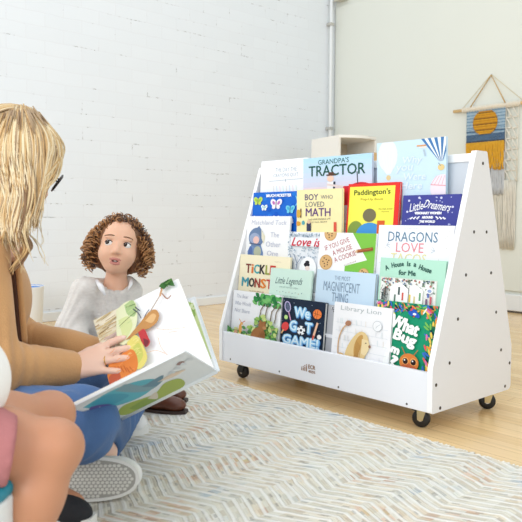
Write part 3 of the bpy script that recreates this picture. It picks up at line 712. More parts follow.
def a_game(s, H_):
    LB = (150, 206, 240); LB2 = (226, 242, 250)
    def bub(t, x, y, w_, h_, r=0):
        s.text(t, x + 0.012, y + 0.014, w_, h_, (60, 120, 190), rot=r, bold=0.030); s.text(t, x, y, w_, h_, LB, rot=r, bold=0.024); s.text(t, x - 0.004, y - 0.006, w_ * 0.98, h_ * 0.96, LB2, rot=r, bold=0.002)
    bub('We', 0.49, 0.285, 0.36, 0.22); bub('G', 0.30, 0.60, 0.15, 0.22); bub('T', 0.67, 0.595, 0.15, 0.22); bub('GAME!', 0.50, 0.915, 0.84, 0.20)
    s.ell(0.50, 0.67, 0.095, 0.10, (244, 246, 248)); s.ell(0.50, 0.67, 0.032, 0.034, (24, 28, 40), n=5)
    for k in range(5): s.ell(0.50 + 0.078 * math.cos(k * 1.257 - 0.9), 0.67 + 0.082 * math.sin(k * 1.257 - 0.9), 0.024, 0.02, (24, 28, 40), n=6)
    s.ell(0.145, 0.19, 0.078, 0.125, (190, 180, 220), rot=-12); s.ell(0.145, 0.19, 0.056, 0.10, (44, 60, 90), rot=-12); s.line([(0.18, 0.31), (0.24, 0.48)], 0.028, (200, 150, 190))
    for k in range(4): s.line([(0.09 + 0.03 * k, 0.12), (0.12 + 0.03 * k, 0.27)], 0.005, (170, 180, 210))
    s.ell(0.125, 0.43, 0.045, 0.048, (190, 226, 140)); s.ell(0.12, 0.64, 0.085, 0.105, (222, 70, 70), rot=25); s.line([(0.08, 0.73), (0.04, 0.80)], 0.035, (226, 180, 130))
    s.ell(0.85, 0.265, 0.098, 0.105, (240, 130, 66)); s.line([(0.76, 0.25), (0.94, 0.28)], 0.008, (120, 60, 40)); s.line([(0.86, 0.16), (0.84, 0.37)], 0.008, (120, 60, 40)); s.line([(0.79, 0.19), (0.82, 0.27), (0.78, 0.33)], 0.008, (120, 60, 40))
    s.line([(0.87, 0.46), (0.79, 0.80)], 0.045, (238, 190, 160)); s.line([(0.80, 0.74), (0.785, 0.82)], 0.035, (214, 80, 70)); s.ell(0.93, 0.745, 0.048, 0.05, (240, 240, 240))
    for (x, y) in ((0.05, 0.06), (0.35, 0.46), (0.93, 0.45), (0.72, 0.09), (0.3, 0.09), (0.92, 0.62), (0.62, 0.46), (0.04, 0.52)): s.ell(x, y, 0.008, 0.008, (180, 200, 220), n=6)
book(0, 0.297, 0.203, 0.227, (22, 38, 60), 'thick dark navy picture book with bubble letters and sports balls', a_game, thick=0.014)
def a_sliver(s, H_):
    for k in range(40): s.ell(0.4 + 0.6 * R.random(), 0.24 * R.random(), 0.03, 0.016, [(30, 32, 38), (230, 230, 232), (70, 76, 84)][k % 3], rot=R.random() * 180, n=7)
book(0, 0.470, 0.110, 0.222, (184, 186, 192), 'grey picture book, only a sliver showing beside the navy book', a_sliver, off=0.0145, thick=0.003, tilt=5.5)
def a_lion(s, H_):
    s.text('Library Lion', 0.475, 0.10, 0.70, 0.10, (176, 184, 186))
    for k in range(5): s.line([(0.06, 0.34 + 0.14 * k), (0.95, 0.36 + 0.14 * k)], 0.008, (222, 226, 230))
    for k in range(40): x = 0.08 + 0.86 * R.random(); y = 0.36 + 0.14 * R.randrange(5); s.line([(x, y - 0.09), (x + 0.004, y - 0.005)], 0.012, [(228, 230, 234), (232, 226, 220), (222, 230, 232)][k % 3])
    s.ell(0.785, 0.315, 0.078, 0.088, (190, 196, 200)); s.ell(0.785, 0.315, 0.070, 0.080, (240, 241, 243)); s.line([(0.785, 0.315), (0.83, 0.28)], 0.007, (190, 196, 200)); s.line([(0.785, 0.315), (0.76, 0.35)], 0.007, (190, 196, 200))
    s.line(smooth2([(0.20, 0.98), (0.14, 0.86), (0.14, 0.62), (0.20, 0.44), (0.28, 0.35)]), 0.022, (206, 168, 130)); s.ell(0.29, 0.335, 0.055, 0.045, (172, 124, 96), rot=-30)
    TN = (226, 198, 142)
    s.poly(smooth2([(0.24, 1.1), (0.28, 0.80), (0.38, 0.58), (0.50, 0.45), (0.60, 0.46), (0.66, 0.56), (0.66, 0.74), (0.60, 0.90), (0.56, 1.1)]), TN)
    s.poly(smooth2([(0.44, 0.98), (0.42, 0.72), (0.48, 0.54), (0.56, 0.50), (0.55, 0.66), (0.50, 0.84), (0.50, 0.98)]), (198, 152, 84))
    s.poly(smooth2([(0.55, 0.56), (0.66, 0.58), (0.68, 0.70), (0.62, 0.82), (0.55, 0.80)]), (236, 214, 166)); s.ell(0.685, 0.665, 0.02, 0.025, (150, 110, 86)); s.ell(0.62, 0.62, 0.012, 0.01, (80, 60, 46)); s.ell(0.20, 0.90, 0.06, 0.05, (214, 178, 124)); s.ell(0.25, 0.96, 0.07, 0.07, (200, 160, 104))
    for k in range(5): s.line([(0.46 + 0.02 * k, 0.60 + 0.02 * k), (0.44 + 0.02 * k, 0.9)], 0.007, (180, 134, 74))
def smooth2(pts): return [tuple(q[:2]) for q in smooth_path([V(a, b, 0) for a, b in pts], 5)]
book(0, 0.5455, 0.231, 0.236, (242, 242, 244), 'white picture book with a seated tan animal and a grey title', a_lion, off=-0.007)
def a_bug(s, H_):
    LV = [(236, 150, 60), (226, 84, 96), (240, 206, 90), (60, 110, 200), (30, 110, 80), (214, 120, 170), (20, 60, 70), (120, 190, 90)]
    for k in range(70):
        x = R.random(); y = 0.015 + 0.10 * R.random() * (1 + x); s.ell(x, y, 0.05, 0.016, LV[k % 8], rot=R.random() * 180, n=9)
    for k in range(75):
        y = 1.25 * R.random(); s.ell(0.84 + 0.16 * R.random(), y, 0.055, 0.017, LV[(k * 3) % 8], rot=30 + R.random() * 60, n=9)
    for (x, y) in ((0.66, 0.13), (0.60, 0.16), (0.70, 0.18)): s.ell(x, y, 0.05, 0.035, (40, 90, 190), rot=40)
    s.ell(0.66, 0.165, 0.028, 0.018, (240, 244, 250)); s.ell(0.82, 0.10, 0.012, 0.06, (240, 240, 230), rot=30)
    WH = (246, 248, 246)
    s.text('What', 0.52, 0.36, 0.46, 0.20, WH, rot=-14, bold=0.013); s.text('Bug', 0.53, 0.585, 0.36, 0.22, WH, rot=-14, bold=0.013); s.text('Am', 0.33, 0.76, 0.26, 0.13, WH, rot=-14, bold=0.013); s.text('I?', 0.33, 0.96, 0.22, 0.17, WH, rot=-10, bold=0.013)
    s.ell(0.46, 0.25, 0.02, 0.018, WH); s.ell(0.33, 0.19, 0.012, 0.012, (240, 226, 120))
    s.ell(0.63, 0.95, 0.155, 0.145, (214, 126, 58)); s.ell(0.63, 1.06, 0.13, 0.10, (190, 100, 60))
    for x in (0.57, 0.70): s.ell(x, 0.93, 0.055, 0.06, (236, 170, 100)); s.ell(x, 0.935, 0.043, 0.048, (44, 24, 22)); s.ell(x - 0.012, 0.918, 0.012, 0.013, (250, 250, 250))
    s.line([(0.56, 1.03), (0.63, 1.06), (0.70, 1.03)], 0.012, (110, 50, 40)); s.line([(0.56, 0.82), (0.50, 0.72)], 0.012, (190, 100, 50)); s.line([(0.70, 0.82), (0.76, 0.73)], 0.012, (190, 100, 50))
book(0, 0.712, 0.216, 0.258, (26, 152, 112), 'green picture book with wobbly white letters, an orange bug and bright leaves', a_bug, off=0.003, tilt=5.5)

# ================================================================== BACKGROUND THINGS
# corner cabinet behind the stand
cb_o = P(337, 300, 4.55); cb_o[2] = 0.0
M_CAB = mat('cabinet_white', (238, 235, 228), 0.45); M_MAPLE = mat('cabinet_maple', (226, 190, 140), 0.45, vary=0.06, vscale=5, stretch=(1, 1, 12)); M_GREY = mat('sage_grey_paint', (168, 182, 176), 0.5); M_CABIN = mat('cabinet_interior', (222, 206, 180), 0.5)
cab = empty('play_kitchen', tuple(cb_o)); tag(cab, 'tall white play kitchen with a bowed hutch top standing in the far corner', 'toy kitchen')
fwd2 = unit(V(CF[0], CF[1], 0)); rgt2 = V(fwd2[1], -fwd2[0], 0)
a_ = math.radians(29); dep = unit(fwd2 * math.cos(a_) - rgt2 * math.sin(a_)); wid = unit(rgt2 * math.cos(a_) + fwd2 * math.sin(a_))
def cprism(poly, o, h, m, nm, medge=None): q = MB(); q.prism(poly, o, wid, dep, EZ, h, m, medge); return q.build(nm, cab)
cw, cdp, ctop = 0.315, 0.33, 1.165
bow = [(0, 0)] + [(cw * t, -0.05 * math.sin(math.pi * t)) for t in np.linspace(0.05, 1, 12)] + [(cw, cdp), (0, cdp)]
cprism(bow, cb_o + EZ * (ctop - 0.018), 0.018, M_CAB, 'hutch_top')
cprism([(0, 0), (0.016, 0), (0.016, cdp), (0, cdp)], cb_o + EZ * 0.62, ctop - 0.018 - 0.62, M_CAB, 'side_panel')
cprism([(cw - 0.014, 0), (cw, 0), (cw, cdp), (cw - 0.014, cdp)], cb_o + EZ * 0.62, ctop - 0.018 - 0.62, M_CAB, 'side_panel')
cprism([(0.016, cdp - 0.012), (cw - 0.014, cdp - 0.012), (cw - 0.014, cdp), (0.016, cdp)], cb_o + EZ * 0.62, ctop - 0.018 - 0.62, M_CABIN, 'back_panel')
cprism([(0.016, 0.01), (cw - 0.014, 0.01), (cw - 0.014, cdp - 0.012), (0.016, cdp - 0.012)], cb_o + EZ * 0.93, 0.015, M_CAB, 'shelf')
cprism([(-0.0, -0.08), (cw + 0.06, -0.08), (cw + 0.06, cdp), (0, cdp)], cb_o + EZ * 0.60, 0.02, M_CAB, 'counter')
cprism([(0, -0.06), (cw + 0.05, -0.06), (cw + 0.05, cdp), (0, cdp)], cb_o, 0.60, M_CAB, 'lower_cabinet')
cprism([(cw - 0.050, -0.07), (cw + 0.03, -0.07), (cw + 0.03, -0.005), (cw - 0.050, -0.005)], cb_o + EZ * 0.985, 0.07, M_MAPLE, 'maple_block')
cprism([(cw - 0.050, -0.07), (cw + 0.03, -0.07), (cw + 0.03, -0.005), (cw - 0.050, -0.005)], cb_o + EZ * 0.955, 0.03, M_CAB, 'ledge')
cprism([(cw - 0.045, -0.06), (cw + 0.03, -0.06), (cw + 0.03, -0.005), (cw - 0.045, -0.005)], cb_o + EZ * 0.62, 0.32, M_GREY, 'sage_panel')
# white bin with blue lining
bc = P(26, 330, 3.6); bc[2] = 0
bn = empty('storage_bin', tuple(bc)); tag(bn, 'round white bin with a blue inside standing by the brick wall', 'bin')
MB().lathe([(0.0001, 0.001), (0.078, 0.001), (0.082, 0.01), (0.096, 0.235), (0.0975, 0.24), (0.094, 0.24), (0.092, 0.232)], bc, mat('bin_white', (230, 230, 228), 0.4), 32).build('bin_shell', bn, True)
MB().lathe([(0.0938, 0.2398), (0.091, 0.225), (0.080, 0.03), (0.0001, 0.028)], bc, mat('bin_blue', (70, 140, 214), 0.45), 32).build('bin_lining', bn, True)

# woven wall hanging
YB = BW - 0.014
wh = empty('wall_hanging', (-0.362, YB, 1.344)); tag(wh, 'woven wall hanging with an ochre sun over blue bands on a wooden dowel', 'wall hanging')
M_DOW = mat('pale_dowel_wood', (222, 186, 130), 0.5, vary=0.08, vscale=6, stretch=(1, 20, 20)); M_ROPE = mat('jute_cord', (198, 158, 92), 0.9, bump=0.4, scale=200); M_COTTON = mat('undyed_cotton', (226, 220, 206), 0.95, bump=0.4, scale=150, vary=0.05, vscale=30)
MB().tube([(-0.630, YB - 0.02, 1.344), (-0.08, YB - 0.02, 1.344)], 0.0105, M_DOW, 14).build('dowel', wh, True)
MB().tube([(-0.497, YB - 0.030, 1.356), (-0.362, YB - 0.010, 1.552), (-0.247, YB - 0.030, 1.356)], 0.0038, M_ROPE, 7).build('hanging_cord', wh, True)
MB().tube([(-0.555, YB - 0.030, 1.354), (-0.362, YB - 0.008, 1.556), (-0.125, YB - 0.030, 1.354)], 0.0020, mat('thin_cord', (206, 190, 150), 0.9), 6).build('thin_cord', wh, True)
MB().ell((-0.362, YB - 0.004, 1.556), (0.005, 0.004, 0.005), M_STEEL).build('nail', wh, True)
wx0, wx1 = -0.527, -0.250
def yarnrow(z0, z1, cols, nm, amp=0.0):
    m = MB(); z = z0; k = 0
    while z > z1:
        pts = []
        for t in np.linspace(0, 1, 30): pts.append((wx0 + (wx1 - wx0) * t, YB - 0.020 - 0.0018 * math.cos(t * 60 + (k % 2) * math.pi), z + amp * math.sin(t * 9 + k * 0.8)))
        m.tube(pts, 0.0042, cols[k % len(cols)], 5); z -= 0.0070; k += 1
    return m.build(nm, wh, True)
mm = lambda n, c: mat(n, c, 0.95, bump=0.3, scale=180, vary=0.06, vscale=40)
PB = mm('wool_pale_blue', (168, 190, 204)); MBL = mm('wool_mid_blue', (120, 150, 174)); DBL = mm('wool_slate_blue', (84, 110, 138)); NV_ = mm('wool_dark_slate', (66, 76, 90)); OC = mm('wool_ochre', (214, 160, 44)); OC2 = mm('wool_gold', (196, 138, 34)); GRW = mm('wool_grey', (184, 186, 188)); OC3 = mm('wool_bronze', (140, 98, 40))
yarnrow(1.335, 1.205, [PB, PB, MBL], 'pale_blue_band', 0.0012); yarnrow(1.205, 1.165, [MBL, PB, DBL], 'mid_blue_band', 0.002); yarnrow(1.165, 1.125, [DBL], 'slate_band', 0.002); yarnrow(1.125, 1.112, [NV_], 'dark_band')
hd = MB()
for k in range(40):
    x = wx0 - 0.03 + (wx1 + 0.10 - wx0 + 0.03) * k / 39; hd.ell((x, YB - 0.022, 1.342 + 0.004 * (k % 2)), (0.0055, 0.014, 0.019), M_COTTON, nu=8, nv=6)
hd.build('header_knots', wh, True)
sun = MB(); z = -0.072; k = 0
while z < 0.072:
    hw = 0.088 * math.sqrt(max(0, 1 - (z / 0.08) ** 2)) ** 0.8
    pts = [(-0.388 - hw + 2 * hw * t, YB - 0.026 - 0.0018 * math.cos(t * 34 + k * math.pi), 1.246 + z) for t in np.linspace(0, 1, 20)]
    sun.tube(pts, 0.0046, [OC, OC2, OC, OC3, OC2][k % 5], 5); z += 0.0075; k += 1
sun.build('ochre_sun', wh, True)
def strands(x0, x1, z0, zf, n, r, m, nm, depth, wig=0.004, taper=0.8):
    b = MB()
    for k in range(n):
        x = x0 + (x1 - x0) * (k + 0.5) / n; z1 = zf((k + 0.5) / n) + random.uniform(-0.006, 0.006); pts = []
        for t in np.linspace(0, 1, 7): pts.append((x + random.uniform(-wig, wig) * t, YB - depth - random.uniform(0, 0.004), z0 + (z1 - z0) * t))
        b.tube(pts, [r * (1 - (1 - taper) * t) for t in np.linspace(0, 1, 7)], m, 6)
    return b.build(nm, wh, True)
strands(wx0, wx1, 1.118, lambda t: 0.96 - 0.03 * t, 24, 0.0058, OC, 'ochre_fringe', 0.024, 0.005)
strands(wx0, wx1, 1.112, lambda t: 0.97 - 0.03 * t, 20, 0.0056, OC2, 'gold_fringe', 0.014, 0.006)
strands(-0.34, wx1 + 0.004, 1.05, lambda t: 0.77, 16, 0.0048, GRW, 'grey_fringe', 0.016)
strands(-0.50, -0.34, 1.05, lambda t: 0.80 - 0.05 * t, 18, 0.0042, GRW, 'grey_fringe', 0.012)
strands(-0.335, -0.168, 0.86, lambda t: 0.41, 15, 0.0042, M_COTTON, 'cotton_fringe', 0.008, 0.003)
mc = MB()
for k in range(7):
    for sg in (-1, 1):
        for j in range(2):
            z = 1.33 - 0.068 * k; x0 = wx1 + 0.006 + 0.042 * j; mc.tube([(x0, YB - 0.018, z), (x0 + 0.042, YB - 0.018 - 0.002 * sg, z - 0.034 * sg - 0.034)], 0.0042, M_COTTON, 6)
    mc.ell((wx1 + 0.032, YB - 0.02, 1.33 - 0.055 * k), 0.0055, M_COTTON, nu=8, nv=6); mc.ell((wx1 + 0.060, YB - 0.02, 1.30 - 0.055 * k), 0.0055, M_COTTON, nu=8, nv=6)
for x in (wx1 + 0.004, wx1 + 0.088): mc.tube([(x, YB - 0.016, 1.344), (x, YB - 0.016, 0.85)], 0.003, M_COTTON, 6)
mc.build('macrame_net', wh, True)
strands(-0.250, -0.165, 0.86, lambda t: 0.42, 8, 0.0040, M_COTTON, 'cotton_fringe', 0.014, 0.003)
wh.location.x += 0.022
#PEOPLE_BEGIN
# ================================================================== THE OPEN BOOK
S0, S1 = P(121.5, 416, 1.50), P(214.5, 370, 1.50); N0, N1 = P(77, 404, 1.235), P(190, 349, 1.235); F0, F1 = P(88, 321, 1.65), P(172, 279, 1.65)
sx_ = unit(S1 - S0); BL = np.linalg.norm(S1 - S0)
def ortho(v): v = v - sx_ * (v @ sx_); return unit(v)
fv = ortho(F0 - S0); nv_ = ortho(N0 - S0); BWD = 0.267
pn = np.cross(sx_, fv); pn = pn if pn @ (CAM - S0) > 0 else -pn          # page normal, reader's side
cn = np.cross(sx_, nv_); cn = cn if cn @ (CAM - S0) > 0 else -cn          # outside of the near cover
FS = S0 + pn * 0.0
bo = empty('open_picture_book', tuple(S0)); tag(bo, 'large open picture book with white animal pages held on a lap', 'book')
M_CW = mat('cover_gloss_white', (226, 231, 235), 0.3); M_PW = mat('page_white', (245, 246, 248), 0.5)
def slab(org, a, la, b, lb, n, t, m, nm, par, medge=None, bow=0.0):
    q = MB(); q.prism([(0, 0), (la, 0), (la, lb), (0, lb)], org, a, b, n, t, m, medge); return q.build(nm, par)
BWN = 0.280
slab(S0 - sx_ * 0.003, sx_, BL + 0.006, nv_, BWN + 0.004, cn, 0.003, M_CW, 'front_cover', bo)
slab(S0 - cn * 0.006, sx_, BL, nv_, BWN - 0.003, cn, 0.006, M_PAGES, 'front_pages', bo)
al = math.radians(17.0); bv = fv * math.cos(al) - pn * math.sin(al)
bn_ = np.cross(sx_, bv); bn_ = bn_ if bn_ @ pn > 0 else -bn_
slab(S0 - sx_ * 0.003 - pn * 0.012, sx_, BL + 0.012, bv, BWD + 0.004, -bn_, 0.003, M_CW, 'back_cover', bo)
q = MB(); q.tube([S0 - sx_ * 0.003 - pn * 0.005, S1 + sx_ * 0.003 - pn * 0.005], 0.0075, M_CW, 10); q.build('spine', bo, True)
slab(S0 - pn * 0.009, sx_, BL, fv, BWD - 0.003, pn, 0.009, M_PAGES, 'page_block', bo)
slab(S0 - pn * 0.0004, sx_, BL, fv, BWD, pn, 0.0005, M_PW, 'top_page', bo)
slab(S0 - pn * 0.0125 + bn_ * 0.001, sx_, BL + 0.004, bv, BWD - 0.006, -bn_, 0.0008, M_PW, 'end_page', bo)
def sheet_of(org, ey, nn, wd, ln):
    s = Sheet(org + ey * ln, sx_, -ey, nn, wd, clip=(0.0, 0.0, 1.0, ln / wd))
    def q(u, v):
        d = P(u, v, 1.0) - CAM; t = ((s.o - CAM) @ nn) / (d @ nn); X = CAM + d * t - s.o
        return (X @ s.ex / wd, X @ s.ey / wd)
    s.q = q; return s
ps = sheet_of(S0 + pn * 0.0003, fv, pn, BL, BWD)
def pp_(s, pts, c, curve=True):
    pts = [s.q(*a) for a in pts]
    if curve: pts = smooth2(pts + [pts[0]])[:-1]
    s.poly(pts, c)
def ln_(s, pts, wpx, c): s.line(smooth2([s.q(*a) for a in pts]), wpx * 0.0092, c)
pp_(ps, [(86, 321), (118, 306), (122, 330), (120, 350), (102, 356)], (244, 236, 212), False)
for k in range(26):
    u0 = 88 + R.random() * 22; v0 = 322 + R.random() * 26 - (u0 - 88) * 0.3; ln_(ps, [(u0, v0), (u0 + 8 + 6 * R.random(), v0 - 5 - 4 * R.random())], 0.5 + R.random(), [(206, 180, 130), (184, 152, 104), (230, 214, 172), (216, 194, 146)][k % 4])
for k in range(8): ln_(ps, [(104 + R.random() * 12, 350 - R.random() * 14), (116 + R.random() * 6, 336 - R.random() * 8)], 1.3, (206, 180, 170))
pp_(ps, [(118, 312), (127, 304), (136, 303), (139, 316), (136, 334), (127, 346), (119, 341)], (228, 232, 192))
pp_(ps, [(126, 307), (134, 302), (138, 310), (136, 318), (129, 316)], (172, 198, 138))
pp_(ps, [(120, 322), (130, 318), (134, 328), (126, 340)], (214, 222, 160))
ln_(ps, [(121, 328), (132, 318), (140, 312)], 0.7, (110, 130, 80)); ln_(ps, [(128, 309), (137, 306)], 0.8, (90, 120, 70))
for a in ([(135, 311), (140, 315), (143, 320)], [(137, 309), (142, 313)], [(145, 323), (148, 316), (151, 312)]): ln_(ps, a, 1.1, (70, 74, 96))
pp_(ps, [(128, 342), (137, 331), (146, 320), (152, 313), (158, 312), (161, 317), (159, 324), (152, 330), (143, 333), (134, 339)], (192, 140, 84))
pp_(ps, [(147, 323), (154, 316), (158, 318), (154, 325)], (220, 178, 124))
ln_(ps, [(152, 314), (157, 306), (163, 296)], 1.4, (176, 160, 146)); ln_(ps, [(162, 298), (164, 291)], 2.4, (196, 150, 110)); ln_(ps, [(164, 296), (169, 301), (173, 298)], 1.3, (150, 100, 70)); ln_(ps, [(163, 291), (166, 287)], 1.5, (120, 90, 70))
pp_(ps, [(161, 289), (167, 281), (172, 277), (177, 289), (170, 288), (166, 292)], (58, 104, 50), False)
for k in range(12): ln_(ps, [(163 + R.random() * 9, 288 - R.random() * 7), (165 + R.random() * 9, 290 - R.random() * 8)], 1.4, [(40, 84, 36), (96, 140, 70)][k % 2])
pp_(ps, [(141, 335), (147, 332), (151, 340), (153, 345), (149, 350), (144, 344)], (190, 60, 64)); pp_(ps, [(146, 341), (152, 344), (148, 350)], (120, 46, 56))
pp_(ps, [(130, 345), (139, 338), (147, 350), (150, 362), (142, 372), (132, 364)], (224, 210, 116)); pp_(ps, [(136, 350), (142, 346), (146, 358), (140, 366)], (200, 202, 104))
pp_(ps, [(112, 366), (134, 352), (141, 366), (134, 380), (112, 388)], (222, 130, 60)); pp_(ps, [(112, 380), (120, 372), (124, 382), (114, 388)], (190, 90, 60))
for k in range(6): ln_(ps, [(118 + 3 * k, 366 + R.random() * 8), (121 + 3 * k, 372 + R.random() * 4)], 0.8, (196, 100, 50))
for a in ([(160, 332), (170, 333), (188, 331)], [(161, 340), (164, 350), (170, 358)], [(150, 356), (160, 354), (171, 358)], [(172, 336), (180, 335)]): ln_(ps, a, 0.8, (226, 200, 180))
for k in range(34):
    u0, v0, c_ = [(132 + 14 * R.random(), 344 + 22 * R.random(), (238, 226, 150)), (121 + 14 * R.random(), 308 + 26 * R.random(), (196, 212, 150)), (116 + 20 * R.random(), 358 + 18 * R.random(), (236, 150, 84)), (137 + 20 * R.random(), 316 + 14 * R.random(), (204, 152, 96))][k % 4]
    ln_(ps, [(u0, v0), (u0 + 2.5, v0 - 2), (u0 + 4, v0 - 1 - 3 * R.random())], .6, c_) if k % 4 != 3 else None
ps.pic.build('page_picture', bo, recalc=False)
es = sheet_of(S0 - pn * 0.0125 + bn_ * 0.0012, bv, bn_, BL, BWD)
pp_(es, [(150, 300), (193, 303), (214, 358), (150, 380)], (214, 228, 160), False)
for k in range(40): pp_(es, [(184 + R.random() * 8, 300 + R.random() * 20), (188 + R.random() * 8, 303 + R.random() * 16), (186 + R.random() * 6, 308 + R.random() * 14)], [(176, 206, 110), (228, 238, 190), (150, 188, 96)][k % 3])
es.pic.build('end_page_picture', bo, recalc=False)
cs = Sheet(S0 + cn * 0.003 + nv_ * BWN, sx_, -nv_, cn, BL, clip=(0, 0, 1, BWN / BL))
def cq(x, y): return (x, y * BWN / BL)      # x along spine, y 0 = free edge .. 1 = spine
def cp(pts, c): cs.poly(smooth2([cq(*a) for a in pts] + [cq(*pts[0])])[:-1], c)
cs.rect(0.0, 0.03, 1.0, 2, (222, 228, 232))
cp([(0.04, 0.12), (0.30, 0.05), (0.50, 0.10), (0.62, 0.30), (0.50, 0.55), (0.30, 0.62), (0.10, 0.45)], (84, 176, 194))
cp([(0.10, 0.14), (0.28, 0.10), (0.34, 0.40), (0.16, 0.42)], (66, 156, 182))
cp([(0.34, 0.10), (0.46, 0.06), (0.50, 0.30), (0.66, 0.42), (0.50, 0.56), (0.40, 0.42)], (120, 156, 170)); cp([(0.48, 0.34), (0.70, 0.30), (0.56, 0.52)], (96, 134, 154))
cp([(0.00, 0.30), (0.08, 0.20), (0.16, 0.36), (0.12, 0.58), (0.02, 0.50)], (92, 84, 150)); cp([(0.05, 0.36), (0.10, 0.32), (0.10, 0.46)], (226, 222, 236))
cp([(0.04, 0.78), (0.20, 0.62), (0.44, 0.74), (0.62, 0.56), (0.74, 0.66), (0.66, 0.98), (0.30, 1.0), (0.06, 0.98)], (160, 178, 76)); cp([(0.16, 0.80), (0.36, 0.76), (0.40, 0.98), (0.18, 0.98)], (132, 160, 62)); cp([(0.36, 0.78), (0.48, 0.70), (0.40, 0.95)], (214, 206, 190))
cp([(0.60, 0.42), (0.76, 0.38), (0.86, 0.46), (0.72, 0.50)], (222, 204, 184)); cp([(0.855, 0.20), (0.90, 0.16), (0.93, 0.22), (0.88, 0.26)], (150, 120, 116))
for k in range(4): cp([(0.72 + 0.07 * k, 0.34 - 0.04 * k), (0.77 + 0.07 * k, 0.30 - 0.04 * k), (0.78 + 0.07 * k, 0.40 - 0.04 * k)], (206, 214, 220))
cs.pic.build('cover_picture', bo, recalc=False)
def pg(u, v, lift):
    d = P(u, v, 1.0) - CAM; t = ((S0 - CAM) @ pn) / (d @ pn); return CAM + d * t + pn * lift

# ================================================================== PEOPLE
HT = lambda a: unit(V(a[0], a[1], 0))
RT_, DP_ = HT(CR), HT(CF)                   # right and away, level
M_SKIN = mat('fair_skin', (234, 194, 172), 0.5, sss=0.12, vary=0.02, vscale=25); M_SKIN_T = mat('light_brown_skin', (233, 184, 154), 0.5, sss=0.12, vary=0.02, vscale=25); M_SKIN_C = mat('brown_skin', (196, 138, 104), 0.42, sss=0.12, vary=0.03, vscale=18)
M_LIP = mat('lips', (206, 136, 124), 0.45); M_NAIL = mat('nail', (240, 206, 192), 0.25)
M_EYEW = mat('eye_white', (244, 243, 240), 0.2); M_IRIS = mat('dark_iris', (44, 26, 18), 0.15); M_TEETH = mat('teeth', (244, 240, 232), 0.3)
def head(F, C, ex, ey, ez, s, kx=1.0, chub=0.0, ears=True):
    L = lambda x, y, z: C + s * (ex * x * kx + ey * y + ez * z); A = [ex, ey, ez]
    F.ell(L(0, .030, -.015), V(.074 * kx, .086, .094) * s, A, .02 * s)
    F.ell(L(0, -.032, .015), V((.060 + chub * .4) * kx, .076, .066) * s, A, .03 * s)
    F.ell(L(0, -.088 + chub * .6, .046), V(.026 + chub, .022, .026) * s, A, .03 * s)
    for g_ in (-1, 1):
        F.ell(L(g_ * (.034), -.036, .046), (.026 + chub) * s, A, .025 * s)
        F.ell(L(g_ * .032, .026, .072), V(.022, .007, .010) * s, A, .012 * s)
        if ears: F.ell(L(g_ * .073, -.012, -.010), V(.009, .030, .019) * s, A, .008 * s)
    F.cap(L(0, .004, .076), L(0, -.026, .092), .0075 * s, .0105 * s, .012 * s)
    F.ell(L(0, -.029, .094), V(.011, .010, .010) * s, A, .008 * s)
    for g_ in (-1, 1): F.ell(L(g_ * .011, -.033, .084), V(.0075, .007, .009) * s, A, .007 * s)
    F.ell(L(0, -.0585, .0795), V(.019, .0060, .0075) * s, A, .007 * s); F.ell(L(0, -.073, .0765), V(.0165, .0065, .0075) * s, A, .006 * s)
    for g_ in (-1, 1): F.ell(L(g_ * .033, .004, .090), V(.0170, .0100, .017) * s, A, .005 * s, 's')
    F.ell(L(0, -.0655, .088), V(.0145, .0048, .014) * s, A, .003 * s, 's')
    for g_ in (-1, 1): F.ell(L(g_ * .0075, -.040, .090), V(.0046, .0034, .006) * s, A, .002 * s, 's')
    return L
def face_bits(L, ex, ey, ez, s, kx, par, look, lash, brow, mouth=True):
    for g_ in (-1, 1):
        c = L(g_ * .033, .004, .066); r = .0163 * s; e = MB(); e.ell(c, r, M_EYEW, [ex, ey, ez], 20, 14); eo = e.build('eye', par, True)
        d = unit(ez + ex * look[0] + ey * look[1]); t1 = unit(np.cross(ey, d)); t2 = np.cross(d, t1)
        i = MB(); i.lathe([(0.0001, r * 1.035), (r * .30, r * 0.99), (r * .60, r * 0.825)], c, M_IRIS, 18, [t1, t2, d]); i.build('iris', eo, True)
        h = MB(); h.ell(c + d * r * 1.0 + t2 * r * .25 + t1 * r * .15, r * .07, M_EYEW, nu=8, nv=6); h.build('catchlight', eo, True)
        lid = MB(); lid.tube([L(g_ * .033 + q * .0165, 0.0045 + .0092 * math.cos(q * 1.5), .0815 - .007 * abs(q)) for q in np.linspace(-1, 1, 9)], [.0008 * s] + [.0020 * s] * 7 + [.0008 * s], lash, 6); lid.build('eyelashes', par, True)
        b = MB(); b.tube([L(g_ * (.033) + q * .021, .030 + .005 * (1 - q * q) - g_ * q * .002, .082 - .008 * abs(q + g_ * 0.25)) for q in np.linspace(-1, 1, 9)], [.0008 * s] + [.0022 * s] * 7 + [.0007 * s], brow, 6); b.build('eyebrow', par, True)
    if mouth:
        m = MB(); m.ell(L(0, -.0635, .0745), V(.0095, .0028, .004) * s, M_TEETH, [ex, ey, ez]); m.build('teeth', par, True)
def lipsel(L, A, s, extra=None, dark=False):
    c1 = L(0, -.0585, .083); c2 = L(0, -.072, .080)
    def f(X):
        m = np.zeros(len(X), int); c3 = L(0, -.0655, .078)
        for c, r in ((c1, V(.023, .0075, .014) * s), (c2, V(.020, .0085, .014) * s)):
            q = ((X - c) @ np.array(A).T) / r; m[(q * q).sum(1) < 1] = 1
        if dark:
            q = ((X - c3) @ np.array(A).T) / (V(.0135, .0042, .012) * s); m[(q * q).sum(1) < 1] = 2
        if extra is not None:
            for c, r in extra: m[((X - c) ** 2).sum(1) < r * r] = 2
        return m
    return f
